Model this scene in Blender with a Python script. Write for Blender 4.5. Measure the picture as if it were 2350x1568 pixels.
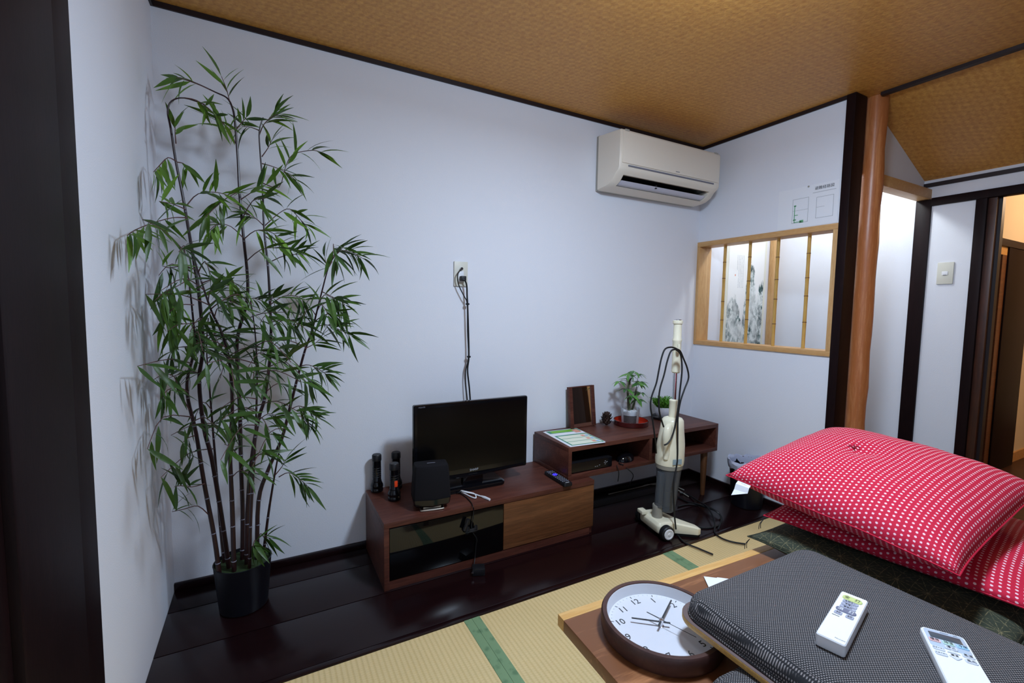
import bpy, bmesh, math, random
from mathutils import Vector, Matrix, noise
R_ = random.Random(7)
PI = math.pi
SC = bpy.context.scene
COL = SC.collection
for o in list(bpy.data.objects):
    bpy.data.objects.remove(o)

# ------------------------------------------------------------------ camera
CAM = Vector((0.3304, -2.0755, 1.1008))
YAW, PITCH, ROLL, FPX = math.radians(28.5005), math.radians(-4.2476), math.radians(0.8608), 1042.02
_f = Vector((math.sin(YAW) * math.cos(PITCH), math.cos(YAW) * math.cos(PITCH), math.sin(PITCH)))
_r = Vector((math.cos(YAW), -math.sin(YAW), 0))
_u = _r.cross(_f)
RIGHT = math.cos(ROLL) * _r + math.sin(ROLL) * _u
UP = -math.sin(ROLL) * _r + math.cos(ROLL) * _u
cd = bpy.data.cameras.new('camera')
cd.sensor_width = 36
cd.lens = FPX * 36 / 2350
cd.clip_start = 0.02
cam = bpy.data.objects.new('camera', cd)
COL.objects.link(cam)
cam.matrix_world = Matrix(((RIGHT.x, UP.x, -_f.x, CAM.x), (RIGHT.y, UP.y, -_f.y, CAM.y), (RIGHT.z, UP.z, -_f.z, CAM.z), (0, 0, 0, 1)))
SC.camera = cam

# ------------------------------------------------------------------ light
SC.view_settings.view_transform = 'Standard'
SC.view_settings.look = 'None'
SC.view_settings.gamma = 1.0
SC.view_settings.use_curve_mapping = False
SC.view_settings.exposure = 0.45
world = bpy.data.worlds.new('world')
SC.world = world
world.use_nodes = True
world.node_tree.nodes['Background'].inputs[0].default_value = (0.60, 0.75, 1.0, 1)
world.node_tree.nodes['Background'].inputs[1].default_value = 0.7


def lamp(name, loc, power, color, radius):
    l = bpy.data.lights.new(name, 'POINT')
    l.energy = power
    l.color = color
    l.shadow_soft_size = radius
    o = bpy.data.objects.new(name, l)
    o.location = loc
    COL.objects.link(o)
    return o


# round ceiling lamp over the table: bare tube plus the downward share of its reflector
lamp('pendant_light', (1.42, -1.42, 2.03), 17.5, (0.64, 0.80, 1.0), 0.09)
al = bpy.data.lights.new('pendant_reflector', 'AREA')
al.shape = 'DISK'
al.size = 0.30
al.energy = 22
al.color = (0.60, 0.78, 1.0)
ao = bpy.data.objects.new('pendant_reflector', al)
ao.location = (1.42, -1.42, 2.01)
COL.objects.link(ao)
lamp('alcove_light', (3.25, -0.62, 1.95), 8.0, (0.90, 0.98, 1.0), 0.04)
lamp('corridor_light', (5.0, -1.7, 1.95), 17, (1.0, 0.66, 0.40), 0.10)


# ------------------------------------------------------------------ helpers
def at(x, y, ax, v):
    """the point where the view through pixel (x, y) meets the plane axis = v"""
    d = RIGHT * ((x - 1175) / FPX) - UP * ((y - 784) / FPX) + _f
    return CAM + d * ((v - CAM[ax]) / d[ax])


def lerp(a, b, t):
    return a + (b - a) * t


class MB:
    def __init__(s):
        s.v, s.f, s.uv = [], [], None

    def add(s, vs, fs):
        n = len(s.v)
        s.v += [Vector(v) for v in vs]
        s.f += [tuple(i + n for i in f) for f in fs]
        return s

    def box(s, a, b, m=None):
        x0, y0, z0 = a
        x1, y1, z1 = b
        vs = [Vector(p) for p in ((x0, y0, z0), (x1, y0, z0), (x1, y1, z0), (x0, y1, z0), (x0, y0, z1), (x1, y0, z1), (x1, y1, z1), (x0, y1, z1))]
        if m:
            vs = [m @ v for v in vs]
        return s.add(vs, [(0, 3, 2, 1), (4, 5, 6, 7), (0, 1, 5, 4), (1, 2, 6, 5), (2, 3, 7, 6), (3, 0, 4, 7)])

    def loft(s, rings, caps=True, m=None, closed=True):
        n = len(rings[0])
        vs = [Vector(p) for r in rings for p in r]
        if m:
            vs = [m @ v for v in vs]
        fs = []
        for k in range(len(rings) - 1):
            for i in range(n if closed else n - 1):
                j = (i + 1) % n
                fs.append((k * n + i, k * n + j, (k + 1) * n + j, (k + 1) * n + i))
        if caps:
            fs.append(tuple(reversed(range(n))))
            fs.append(tuple((len(rings) - 1) * n + i for i in range(n)))
        return s.add(vs, fs)

    def lathe(s, prof, c=(0, 0, 0), n=28, m=None, caps=True):
        c = Vector(c)
        rings = [[c + Vector((r * math.cos(2 * PI * i / n), r * math.sin(2 * PI * i / n), z)) for i in range(n)] for r, z in prof]
        return s.loft(rings, caps, m)

    def tube(s, pts, r, n=8, smooth=0, caps=True):
        pts = [Vector(p) for p in pts]
        rad = list(r) if hasattr(r, '__len__') else [r] * len(pts)
        if smooth:
            q, rr = [], []
            for i in range(len(pts) - 1):
                p0, p1, p2, p3 = pts[max(i - 1, 0)], pts[i], pts[i + 1], pts[min(i + 2, len(pts) - 1)]
                for k in range(smooth):
                    t = k / smooth
                    q.append(0.5 * (2 * p1 + (p2 - p0) * t + (2 * p0 - 5 * p1 + 4 * p2 - p3) * t * t + (3 * p1 - p0 - 3 * p2 + p3) * t ** 3))
                    rr.append(lerp(rad[i], rad[i + 1], t))
            pts, rad = q + [pts[-1]], rr + [rad[-1]]
        rings = []
        a = None
        for i, p in enumerate(pts):
            d = (pts[min(i + 1, len(pts) - 1)] - pts[max(i - 1, 0)])
            d = d.normalized() if d.length > 1e-9 else Vector((0, 0, 1))
            if a is None:
                a = d.orthogonal().normalized()
            a = (a - d * a.dot(d)).normalized()
            b = d.cross(a)
            rings.append([p + (a * math.cos(2 * PI * k / n) + b * math.sin(2 * PI * k / n)) * rad[i] for k in range(n)])
        return s.loft(rings, caps)

    def prism(s, poly, z0, z1, m=None):
        return s.loft([[Vector((x, y, z0)) for x, y in poly], [Vector((x, y, z1)) for x, y in poly]], True, m)


def rrect(w, d, r, n=5, cx=0, cy=0, inset=0):
    w, d = w / 2 - inset, d / 2 - inset
    r = max(r - inset, 0.0005)
    out = []
    for sx, sy, a0 in ((1, 1, 0), (-1, 1, PI / 2), (-1, -1, PI), (1, -1, 1.5 * PI)):
        for k in range(n + 1):
            a = a0 + PI / 2 * k / n
            out.append((cx + sx * (w - r) + r * math.cos(a), cy + sy * (d - r) + r * math.sin(a)))
    return out


def rslab(mb, w, d, r, layers, n=5, m=None, cx=0, cy=0):
    """stack of inset rounded rectangles: layers = [(inset, z), ...]"""
    return mb.loft([[Vector((x, y, z)) for x, y in rrect(w, d, r, n, cx, cy, i)] for i, z in layers], True, m)


def obj(name, mb, mat, parent=None, smooth=35, bevel=0, local=False, uv=None, seg=2):
    me = bpy.data.meshes.new(name)
    vs = mb.v
    if parent is not None and not local:
        inv = parent_matrix(parent).inverted()
        vs = [inv @ v for v in vs]
    me.from_pydata([tuple(v) for v in vs], [], mb.f)
    me.update()
    bm = bmesh.new()
    bm.from_mesh(me)
    bmesh.ops.recalc_face_normals(bm, faces=bm.faces)
    if bevel:
        es = [e for e in bm.edges if len(e.link_faces) == 2 and e.calc_face_angle(0) > 0.6]
        bmesh.ops.bevel(bm, geom=es, offset=bevel, segments=seg, affect='EDGES', profile=0.6)
    if uv:
        lay = bm.loops.layers.uv.new('UVMap')
        for f in bm.faces:
            for l in f.loops:
                l[lay].uv = uv(l.vert.co, f.normal)
    bm.to_mesh(me)
    bm.free()
    if smooth:
        me.shade_smooth()
        me.set_sharp_from_angle(angle=math.radians(smooth))
    if mat:
        me.materials.append(mat)
    o = bpy.data.objects.new(name, me)
    COL.objects.link(o)
    if parent is not None:
        o.parent = parent
    return o


def parent_matrix(o):
    m = Matrix.LocRotScale(o.location, o.rotation_euler, o.scale)
    return parent_matrix(o.parent) @ m if o.parent else m


def tag(o, label, cat, group=None, kind=None):
    o['label'] = label
    o['category'] = cat
    if group:
        o['group'] = group
    if kind:
        o['kind'] = kind
    return o


def thing(name, label, cat, loc=(0, 0, 0), rotz=0, group=None, rot=None):
    o = bpy.data.objects.new(name, None)
    o.empty_display_size = 0.05
    COL.objects.link(o)
    o.location = loc
    o.rotation_euler = rot if rot else (0, 0, rotz)
    return tag(o, label, cat, group)


def struct(name, mb, mat, parent=None, **k):
    o = obj(name, mb, mat, parent, **k)
    if parent is None:
        o['kind'] = 'structure'
    return o


def child(name, me, mat_w, parent):
    """link shared mesh data under parent at a local matrix"""
    o = bpy.data.objects.new(name, me)
    COL.objects.link(o)
    o.parent = parent
    o.matrix_local = mat_w
    return o


def text_mb(body, size, depth=0.0004, m=None, align='CENTER'):
    c = bpy.data.curves.new('lettering', 'FONT')
    c.body = body
    c.size = size
    c.align_x = align
    c.align_y = 'CENTER'
    c.extrude = depth
    c.resolution_u = 3
    o = bpy.data.objects.new('lettering', c)
    COL.objects.link(o)
    dg = bpy.context.evaluated_depsgraph_get()
    me = bpy.data.meshes.new_from_object(o.evaluated_get(dg))
    mb = MB()
    mb.add([(m @ v.co) if m else v.co for v in me.vertices], [tuple(p.vertices) for p in me.polygons])
    bpy.data.objects.remove(o)
    bpy.data.curves.remove(c)
    bpy.data.meshes.remove(me)
    return mb


# ------------------------------------------------------------------ materials
def srgb(r, g, b):
    f = lambda c: (c / 255 / 12.92) if c / 255 <= 0.04045 else ((c / 255 + 0.055) / 1.055) ** 2.4
    return (f(r), f(g), f(b), 1)


def new_mat(name):
    m = bpy.data.materials.new(name)
    m.use_nodes = True
    return m, m.node_tree, m.node_tree.nodes['Principled BSDF']


def mat(name, c, rough=0.5, metal=0.0, spec=0.5, trans=0.0, ior=1.45, alpha=1.0, emit=None, es=0.0, coat=0.0, var=0.0, vscale=30, bump=0.0, bscale=200):
    m, nt, b = new_mat(name)
    b.inputs['Base Color'].default_value = c
    b.inputs['Roughness'].default_value = rough
    b.inputs['Metallic'].default_value = metal
    b.inputs['Specular IOR Level'].default_value = spec
    b.inputs['Transmission Weight'].default_value = trans
    b.inputs['IOR'].default_value = ior
    b.inputs['Alpha'].default_value = alpha
    b.inputs['Coat Weight'].default_value = coat
    if emit:
        b.inputs['Emission Color'].default_value = emit
        b.inputs['Emission Strength'].default_value = es
    if var or bump:
        tc = nt.nodes.new('ShaderNodeTexCoord')
    if var:
        n = nt.nodes.new('ShaderNodeTexNoise')
        n.inputs['Scale'].default_value = vscale
        n.inputs['Detail'].default_value = 4
        nt.links.new(tc.outputs['Object'], n.inputs['Vector'])
        r = nt.nodes.new('ShaderNodeMapRange')
        r.inputs['From Min'].default_value = 0.3
        r.inputs['From Max'].default_value = 0.7
        r.inputs['To Min'].default_value = 1 - var
        r.inputs['To Max'].default_value = 1 + var
        nt.links.new(n.outputs['Fac'], r.inputs['Value'])
        mx = nt.nodes.new('ShaderNodeVectorMath')
        mx.operation = 'SCALE'
        mx.inputs[0].default_value = c[:3]
        nt.links.new(r.outputs['Result'], mx.inputs['Scale'])
        nt.links.new(mx.outputs['Vector'], b.inputs['Base Color'])
    if bump:
        n = nt.nodes.new('ShaderNodeTexNoise')
        n.inputs['Scale'].default_value = bscale
        n.inputs['Detail'].default_value = 3
        nt.links.new(tc.outputs['Object'], n.inputs['Vector'])
        bp = nt.nodes.new('ShaderNodeBump')
        bp.inputs['Strength'].default_value = bump
        bp.inputs['Distance'].default_value = 0.002
        nt.links.new(n.outputs['Fac'], bp.inputs['Height'])
        nt.links.new(bp.outputs['Normal'], b.inputs['Normal'])
    return m


def see_through(name, tint, gloss=0.06, rough=0.03, solid=0.0, solid_c=(0.1, 0.1, 0.1, 1)):
    """thin clear plastic or glass: tinted straight-through light, a weak reflection and an optional murky share"""
    m, nt, b = new_mat(name)
    tr = nt.nodes.new('ShaderNodeBsdfTransparent')
    tr.inputs[0].default_value = tint
    b.inputs['Base Color'].default_value = solid_c
    b.inputs['Roughness'].default_value = rough
    fr = nt.nodes.new('ShaderNodeFresnel')
    fr.inputs['IOR'].default_value = 1.25
    ad = nt.nodes.new('ShaderNodeMath')
    ad.operation = 'MULTIPLY_ADD'
    ad.use_clamp = True
    nt.links.new(fr.outputs[0], ad.inputs[0])
    ad.inputs[1].default_value = gloss * 8
    ad.inputs[2].default_value = solid
    mx = nt.nodes.new('ShaderNodeMixShader')
    nt.links.new(ad.outputs[0], mx.inputs[0])
    nt.links.new(tr.outputs[0], mx.inputs[1])
    nt.links.new(b.outputs[0], mx.inputs[2])
    nt.links.new(mx.outputs[0], nt.nodes['Material Output'].inputs['Surface'])
    return m


def wood(name, c1, c2, axis=0, scale=14.0, stretch=14.0, rough=0.45, bump=0.08, ring=0.35, coat=0.0, spec=0.5):
    """grain running along the given axis, in object coordinates"""
    m, nt, b = new_mat(name)
    N = nt.nodes.new
    tc = N('ShaderNodeTexCoord')
    mp = N('ShaderNodeMapping')
    s = [scale] * 3
    s[axis] = scale / stretch
    mp.inputs['Scale'].default_value = s
    nt.links.new(tc.outputs['Object'], mp.inputs['Vector'])
    n1 = N('ShaderNodeTexNoise')
    n1.inputs['Scale'].default_value = 1.0
    n1.inputs['Detail'].default_value = 3
    n1.inputs['Distortion'].default_value = 0.6
    nt.links.new(mp.outputs['Vector'], n1.inputs['Vector'])
    ml = N('ShaderNodeMath')
    ml.operation = 'MULTIPLY'
    ml.inputs[1].default_value = 9.0
    nt.links.new(n1.outputs['Fac'], ml.inputs[0])
    fr = N('ShaderNodeMath')
    fr.operation = 'SINE'
    nt.links.new(ml.outputs[0], fr.inputs[0])
    n2 = N('ShaderNodeTexNoise')
    n2.inputs['Scale'].default_value = 9.0
    n2.inputs['Detail'].default_value = 5
    n2.inputs['Roughness'].default_value = 0.7
    nt.links.new(mp.outputs['Vector'], n2.inputs['Vector'])
    ad = N('ShaderNodeMath')
    ad.operation = 'MULTIPLY_ADD'
    ad.inputs[1].default_value = ring * 0.5
    nt.links.new(fr.outputs[0], ad.inputs[0])
    nt.links.new(n2.outputs['Fac'], ad.inputs[2])
    rp = N('ShaderNodeValToRGB')
    rp.color_ramp.elements[0].position = 0.25
    rp.color_ramp.elements[0].color = c1
    rp.color_ramp.elements[1].position = 0.78
    rp.color_ramp.elements[1].color = c2
    nt.links.new(ad.outputs[0], rp.inputs['Fac'])
    nt.links.new(rp.outputs['Color'], b.inputs['Base Color'])
    b.inputs['Roughness'].default_value = rough
    b.inputs['Coat Weight'].default_value = coat
    b.inputs['Specular IOR Level'].default_value = spec
    if bump:
        bp = N('ShaderNodeBump')
        bp.inputs['Strength'].default_value = bump
        bp.inputs['Distance'].default_value = 0.001
        nt.links.new(n2.outputs['Fac'], bp.inputs['Height'])
        nt.links.new(bp.outputs['Normal'], b.inputs['Normal'])
    return m


def expr(nt, op, a, b=None, c=None):
    n = nt.nodes.new('ShaderNodeMath')
    n.operation = op
    for i, x in enumerate((a, b, c)):
        if x is None:
            continue
        if isinstance(x, (int, float)):
            n.inputs[i].default_value = x
        else:
            nt.links.new(x, n.inputs[i])
    return n.outputs[0]


def mixc(nt, fac, a, b):
    n = nt.nodes.new('ShaderNodeMix')
    n.data_type = 'RGBA'
    for i, x in ((0, fac), (6, a), (7, b)):
        if hasattr(x, 'links'):
            nt.links.new(x, n.inputs[i])
        elif isinstance(x, (int, float)):
            n.inputs[i].default_value = x
        else:
            n.inputs[i].default_value = x
    return n.outputs[2]


def sepxy(nt, out):
    s = nt.nodes.new('ShaderNodeSeparateXYZ')
    nt.links.new(out, s.inputs[0])
    return s.outputs


def noise_out(nt, vec, scale, detail=3, rough=0.5, dist=0.0):
    n = nt.nodes.new('ShaderNodeTexNoise')
    n.inputs['Scale'].default_value = scale
    n.inputs['Detail'].default_value = detail
    n.inputs['Roughness'].default_value = rough
    n.inputs['Distortion'].default_value = dist
    nt.links.new(vec, n.inputs['Vector'])
    return n.outputs['Fac']


def bump_to(nt, b, h, strength, dist):
    bp = nt.nodes.new('ShaderNodeBump')
    bp.inputs['Strength'].default_value = strength
    bp.inputs['Distance'].default_value = dist
    nt.links.new(h, bp.inputs['Height'])
    nt.links.new(bp.outputs['Normal'], b.inputs['Normal'])


def map_out(nt, out, scale=(1, 1, 1), rot=(0, 0, 0), loc=(0, 0, 0)):
    mp = nt.nodes.new('ShaderNodeMapping')
    mp.inputs['Scale'].default_value = scale
    mp.inputs['Rotation'].default_value = rot
    mp.inputs['Location'].default_value = loc
    nt.links.new(out, mp.inputs['Vector'])
    return mp.outputs[0]


def coords(nt, kind='Object'):
    return nt.nodes.new('ShaderNodeTexCoord').outputs[kind]


def rangef(nt, x, a, b, c=0.0, d=1.0):
    r = nt.nodes.new('ShaderNodeMapRange')
    nt.links.new(x, r.inputs['Value'])
    for k, v in zip(('From Min', 'From Max', 'To Min', 'To Max'), (a, b, c, d)):
        r.inputs[k].default_value = v
    return r.outputs[0]


def ceiling_mat():
    m, nt, b = new_mat('woven_cedar_ceiling')
    o = coords(nt)
    v = map_out(nt, o, (1, 1, 1), (0, 0, 0.62))
    xyz = sepxy(nt, v)
    # flat basket weave: strips of about 3 cm that alternate over and under
    cx = expr(nt, 'FLOOR', expr(nt, 'MULTIPLY', xyz[0], 42.0))
    cy = expr(nt, 'FLOOR', expr(nt, 'MULTIPLY', xyz[1], 62.0))
    chk = expr(nt, 'MODULO', expr(nt, 'ABSOLUTE', expr(nt, 'ADD', cx, cy)), 2.0)
    wob = noise_out(nt, o, 60, 3, 0.6, 0.6)
    big = noise_out(nt, o, 3.0, 2)
    fib = noise_out(nt, map_out(nt, v, (40, 200, 1)), 1.0, 3, 0.6)
    cell = noise_out(nt, map_out(nt, v, (42, 62, 1)), 1.0, 1)
    f = expr(nt, 'MULTIPLY_ADD', chk, 0.13, expr(nt, 'MULTIPLY_ADD', wob, 0.75, expr(nt, 'MULTIPLY', cell, 0.35)))
    f = expr(nt, 'MULTIPLY_ADD', fib, 0.15, expr(nt, 'MULTIPLY_ADD', big, 0.15, f))
    f = rangef(nt, f, 0.50, 1.10)
    nt.links.new(mixc(nt, f, srgb(186, 124, 52), srgb(226, 168, 84)), b.inputs['Base Color'])
    b.inputs['Roughness'].default_value = 0.42
    bump_to(nt, b, f, 0.35, 0.003)
    return m


def tatami_mat_():
    m, nt, b = new_mat('tatami_rush')
    o = coords(nt)
    xyz = sepxy(nt, o)
    wav = expr(nt, 'SINE', expr(nt, 'MULTIPLY', xyz[0], 2 * PI / 0.0155))
    ridge = rangef(nt, wav, -1.0, 0.2)
    fine = expr(nt, 'SINE', expr(nt, 'MULTIPLY_ADD', xyz[1], 2 * PI / 0.009, expr(nt, 'MULTIPLY', expr(nt, 'FLOOR', expr(nt, 'MULTIPLY', xyz[0], 1 / 0.0155)), 2.3)))
    nz = noise_out(nt, map_out(nt, o, (60, 400, 1)), 1.0, 3, 0.6)
    big = noise_out(nt, o, 4.0, 3)
    f = expr(nt, 'MULTIPLY_ADD', ridge, 0.30, expr(nt, 'MULTIPLY_ADD', nz, 0.55, expr(nt, 'MULTIPLY_ADD', fine, 0.06, expr(nt, 'MULTIPLY', big, 0.3))))
    f = rangef(nt, f, 0.1, 1.05)
    nt.links.new(mixc(nt, f, srgb(196, 168, 108), srgb(232, 208, 156)), b.inputs['Base Color'])
    b.inputs['Roughness'].default_value = 0.55
    bump_to(nt, b, expr(nt, 'MULTIPLY_ADD', fine, 0.15, ridge), 0.4, 0.0015)
    return m


def heri_mat():
    m, nt, b = new_mat('green_cloth_border')
    o = coords(nt)
    w = nt.nodes.new('ShaderNodeTexVoronoi')
    w.inputs['Scale'].default_value = 34
    nt.links.new(o, w.inputs['Vector'])
    n = noise_out(nt, o, 120, 4, 0.7)
    f = rangef(nt, expr(nt, 'ADD', w.outputs['Distance'], expr(nt, 'MULTIPLY', n, 0.6)), 0.45, 0.75)
    nt.links.new(mixc(nt, f, srgb(96, 128, 92), srgb(122, 152, 112)), b.inputs['Base Color'])
    b.inputs['Roughness'].default_value = 0.7
    return m


def dot_cloth(name, base, dot, pitch, rad):
    m, nt, b = new_mat(name)
    uv = coords(nt, 'UV')
    xyz = sepxy(nt, uv)
    gx = expr(nt, 'MULTIPLY', xyz[0], 1 / pitch)
    gy = expr(nt, 'MULTIPLY', xyz[1], 1 / pitch)
    row = expr(nt, 'FLOOR', gy)
    off = expr(nt, 'MULTIPLY', expr(nt, 'MODULO', expr(nt, 'ABSOLUTE', row), 2.0), 0.5)
    fx = expr(nt, 'SUBTRACT', expr(nt, 'FRACT', expr(nt, 'ADD', gx, off)), 0.5)
    fy = expr(nt, 'SUBTRACT', expr(nt, 'FRACT', gy), 0.5)
    nz = noise_out(nt, map_out(nt, uv, (1, 1, 1)), 420, 2, 0.6)
    d = expr(nt, 'SQRT', expr(nt, 'ADD', expr(nt, 'MULTIPLY', fx, fx), expr(nt, 'MULTIPLY', fy, fy)))
    d = expr(nt, 'MULTIPLY_ADD', expr(nt, 'SUBTRACT', nz, 0.5), 0.16, d)
    f = rangef(nt, d, rad + 0.03, rad - 0.03)
    nt.links.new(mixc(nt, f, base, dot), b.inputs['Base Color'])
    b.inputs['Roughness'].default_value = 0.85
    bump_to(nt, b, noise_out(nt, uv, 900, 2), 0.2, 0.0008)
    return m


def asanoha_cloth():
    """dark green cloth with thin hemp-leaf star lines"""
    m, nt, b = new_mat('green_star_cloth')
    uv = coords(nt, 'UV')
    lines = None
    P = 0.062
    for k in range(6):
        a = k * PI / 6
        xyz = sepxy(nt, map_out(nt, uv, (1, 1, 1), (0, 0, a)))
        per = P * (0.866 if k % 2 == 0 else 0.5)
        g = expr(nt, 'ABSOLUTE', expr(nt, 'SUBTRACT', expr(nt, 'FRACT', expr(nt, 'MULTIPLY_ADD', xyz[0], 1 / per, 0.5)), 0.5))
        g = rangef(nt, expr(nt, 'MULTIPLY', g, per), 0.0011, 0.0005)
        lines = g if lines is None else expr(nt, 'MAXIMUM', lines, g)
    nz = noise_out(nt, uv, 150, 3, 0.6)
    f = expr(nt, 'MULTIPLY', lines, rangef(nt, nz, 0.42, 0.62, 0.05, 0.75))
    nt.links.new(mixc(nt, f, srgb(46, 52, 38), srgb(140, 128, 92)), b.inputs['Base Color'])
    b.inputs['Roughness'].default_value = 0.9
    return m


def grey_weave():
    m, nt, b = new_mat('grey_woven_fabric')
    uv = coords(nt, 'UV')
    v = map_out(nt, uv, (1, 1, 1), (0, 0, 0.5))
    xyz = sepxy(nt, v)
    p = 0.0042
    gx = expr(nt, 'MULTIPLY', xyz[0], 1 / p)
    gy = expr(nt, 'MULTIPLY', xyz[1], 1 / p)
    off = expr(nt, 'MULTIPLY', expr(nt, 'MODULO', expr(nt, 'ABSOLUTE', expr(nt, 'FLOOR', gy)), 2.0), 0.5)
    fx = expr(nt, 'ABSOLUTE', expr(nt, 'SUBTRACT', expr(nt, 'FRACT', expr(nt, 'ADD', gx, off)), 0.5))
    fy = expr(nt, 'ABSOLUTE', expr(nt, 'SUBTRACT', expr(nt, 'FRACT', gy), 0.5))
    d = expr(nt, 'ADD', fx, fy)
    nz = noise_out(nt, uv, 700, 2, 0.6)
    f = rangef(nt, expr(nt, 'MULTIPLY_ADD', nz, 0.3, d), 0.62, 0.38)
    nt.links.new(mixc(nt, f, srgb(32, 32, 36), srgb(146, 140, 140)), b.inputs['Base Color'])
    b.inputs['Roughness'].default_value = 0.9
    bump_to(nt, b, f, 0.5, 0.0012)
    return m


def leaf_mat(name, c1, c2, rough=0.45):
    m, nt, b = new_mat(name)
    oi = nt.nodes.new('ShaderNodeObjectInfo')
    n = noise_out(nt, coords(nt), 9, 2)
    f = expr(nt, 'MULTIPLY_ADD', oi.outputs['Random'], 0.7, expr(nt, 'MULTIPLY', n, 0.4))
    nt.links.new(mixc(nt, rangef(nt, f, 0.1, 1.0), c1, c2), b.inputs['Base Color'])
    b.inputs['Roughness'].default_value = rough
    return m


def scroll_mat():
    """ink landscape: layered ridges, darker towards the foot, in metres from the sheet's lower left corner (UV)"""
    m, nt, b = new_mat('ink_landscape')
    uv = coords(nt, 'UV')
    xyz = sepxy(nt, uv)
    x, z = xyz[0], xyz[1]
    n1 = noise_out(nt, map_out(nt, uv, (1, 0.55, 1)), 17, 5, 0.65, 0.8)
    n2 = noise_out(nt, map_out(nt, uv, (1, 0.6, 1)), 36, 4, 0.7, 0.6)
    lo = noise_out(nt, uv, 9, 2)

    def hump(cx, w, h, base):
        d = expr(nt, 'MULTIPLY', expr(nt, 'SUBTRACT', x, cx), 1 / w)
        g = expr(nt, 'SUBTRACT', 1.0, expr(nt, 'MULTIPLY', d, d))
        return expr(nt, 'MULTIPLY_ADD', g, h, base)
    top = expr(nt, 'MAXIMUM', hump(0.25, 0.095, 0.60, 0.06), expr(nt, 'MAXIMUM', hump(0.38, 0.13, 0.42, 0.10), expr(nt, 'MAXIMUM', hump(0.12, 0.12, 0.20, 0.05), hump(0.06, 0.07, 0.10, 0.32))))
    top = expr(nt, 'MULTIPLY_ADD', expr(nt, 'SUBTRACT', n1, 0.5), 0.22, top)
    mask = rangef(nt, expr(nt, 'SUBTRACT', top, z), -0.01, 0.03)
    ink = rangef(nt, expr(nt, 'MULTIPLY_ADD', n2, 0.55, expr(nt, 'MULTIPLY', n1, 0.6)), 0.50, 0.62)
    mist = rangef(nt, lo, 0.40, 0.62)
    k = expr(nt, 'MULTIPLY', mask, expr(nt, 'MULTIPLY', ink, expr(nt, 'MULTIPLY_ADD', mist, 0.7, 0.3)))
    col = mixc(nt, rangef(nt, n1, 0.4, 0.6), srgb(70, 112, 108), srgb(34, 54, 58))
    base = mixc(nt, expr(nt, 'MULTIPLY', mask, 0.35), srgb(238, 238, 238), srgb(200, 212, 208))
    nt.links.new(mixc(nt, k, base, col), b.inputs['Base Color'])
    b.inputs['Roughness'].default_value = 0.8
    return m


M = {}
M['wall'] = mat('white_wallpaper', srgb(228, 230, 238), 0.85, spec=0.2, bump=0.25, bscale=260)
M['wall_warm'] = mat('corridor_plaster', srgb(226, 214, 190), 0.85, spec=0.2)
M['ceiling'] = ceiling_mat()
M['dark'] = wood('dark_stained_timber', srgb(22, 10, 12), srgb(33, 17, 18), 2, 20, 12, 0.45, 0.12, spec=0.12)
M['darkx'] = wood('dark_stained_boards', srgb(22, 8, 10), srgb(34, 14, 16), 0, 12, 14, 0.20, 0.05, 0.2, spec=0.3)
M['darktrim'] = mat('dark_trim', srgb(32, 19, 22), 0.45)
M['tatami'] = tatami_mat_()
M['heri'] = heri_mat()
M['cedar'] = wood('natural_cedar', srgb(176, 104, 58), srgb(216, 150, 98), 2, 16, 12, 0.35, 0.1, 0.5)
M['pine'] = wood('pale_pine', srgb(196, 148, 92), srgb(222, 180, 124), 1, 22, 10, 0.5, 0.05)
M['pinez'] = wood('pale_pine_upright', srgb(196, 150, 96), srgb(222, 184, 132), 2, 22, 10, 0.5, 0.05)
M['bamboo'] = wood('bamboo_rod', srgb(196, 150, 72), srgb(222, 184, 104), 2, 30, 10, 0.4, 0.05, 0.1)
M['walnut'] = wood('walnut_veneer', srgb(74, 38, 30), srgb(112, 66, 52), 0, 16, 16, 0.45, 0.06, spec=0.3)
M['walnutf'] = wood('walnut_drawer_front', srgb(90, 54, 30), srgb(132, 84, 50), 0, 18, 16, 0.42, 0.06)
M['walnutleg'] = wood('walnut_leg', srgb(84, 52, 30), srgb(118, 76, 46), 2, 20, 12, 0.42, 0.05)
M['tablewood'] = wood('table_walnut', srgb(122, 76, 46), srgb(190, 130, 86), 0, 11, 10, 0.36, 0.06, 0.7)
M['maple'] = wood('maple_edge', srgb(206, 156, 88), srgb(230, 188, 122), 0, 18, 12, 0.4, 0.04)
M['ply'] = wood('plywood_layers', srgb(176, 134, 66), srgb(214, 178, 104), 0, 30, 14, 0.5, 0.05)
M['plydark'] = mat('brown_plywood_face', srgb(98, 80, 78), 0.55, bump=0.2, bscale=900)
M['clockwood'] = wood('dark_brown_clock_rim', srgb(66, 42, 38), srgb(84, 56, 50), 0, 14, 10, 0.4, 0.04)
M['blackgloss'] = mat('black_gloss', srgb(12, 12, 16), 0.12)
M['blackglass'] = mat('black_glass', srgb(6, 6, 8), 0.05, spec=0.6)
M['screen'] = mat('tv_screen', srgb(8, 7, 8), 0.22, spec=0.35)
M['black'] = mat('black_plastic', srgb(20, 20, 24), 0.42)
M['blackfab'] = mat('black_speaker_cloth', srgb(22, 21, 25), 0.85, spec=0.2, bump=0.4, bscale=1500)
M['rubber'] = mat('black_rubber', srgb(18, 19, 22), 0.5)
M['chrome'] = mat('chrome', (0.75, 0.75, 0.78, 1), 0.15, 1.0)
M['steel'] = mat('brushed_metal', (0.55, 0.52, 0.46, 1), 0.35, 1.0)
M['mirror'] = mat('mirror_glass', (0.82, 0.82, 0.84, 1), 0.02, 1.0)
M['white'] = mat('white_plastic', srgb(232, 234, 238), 0.35)
M['paper'] = mat('white_paper', srgb(232, 234, 240), 0.8)
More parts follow.
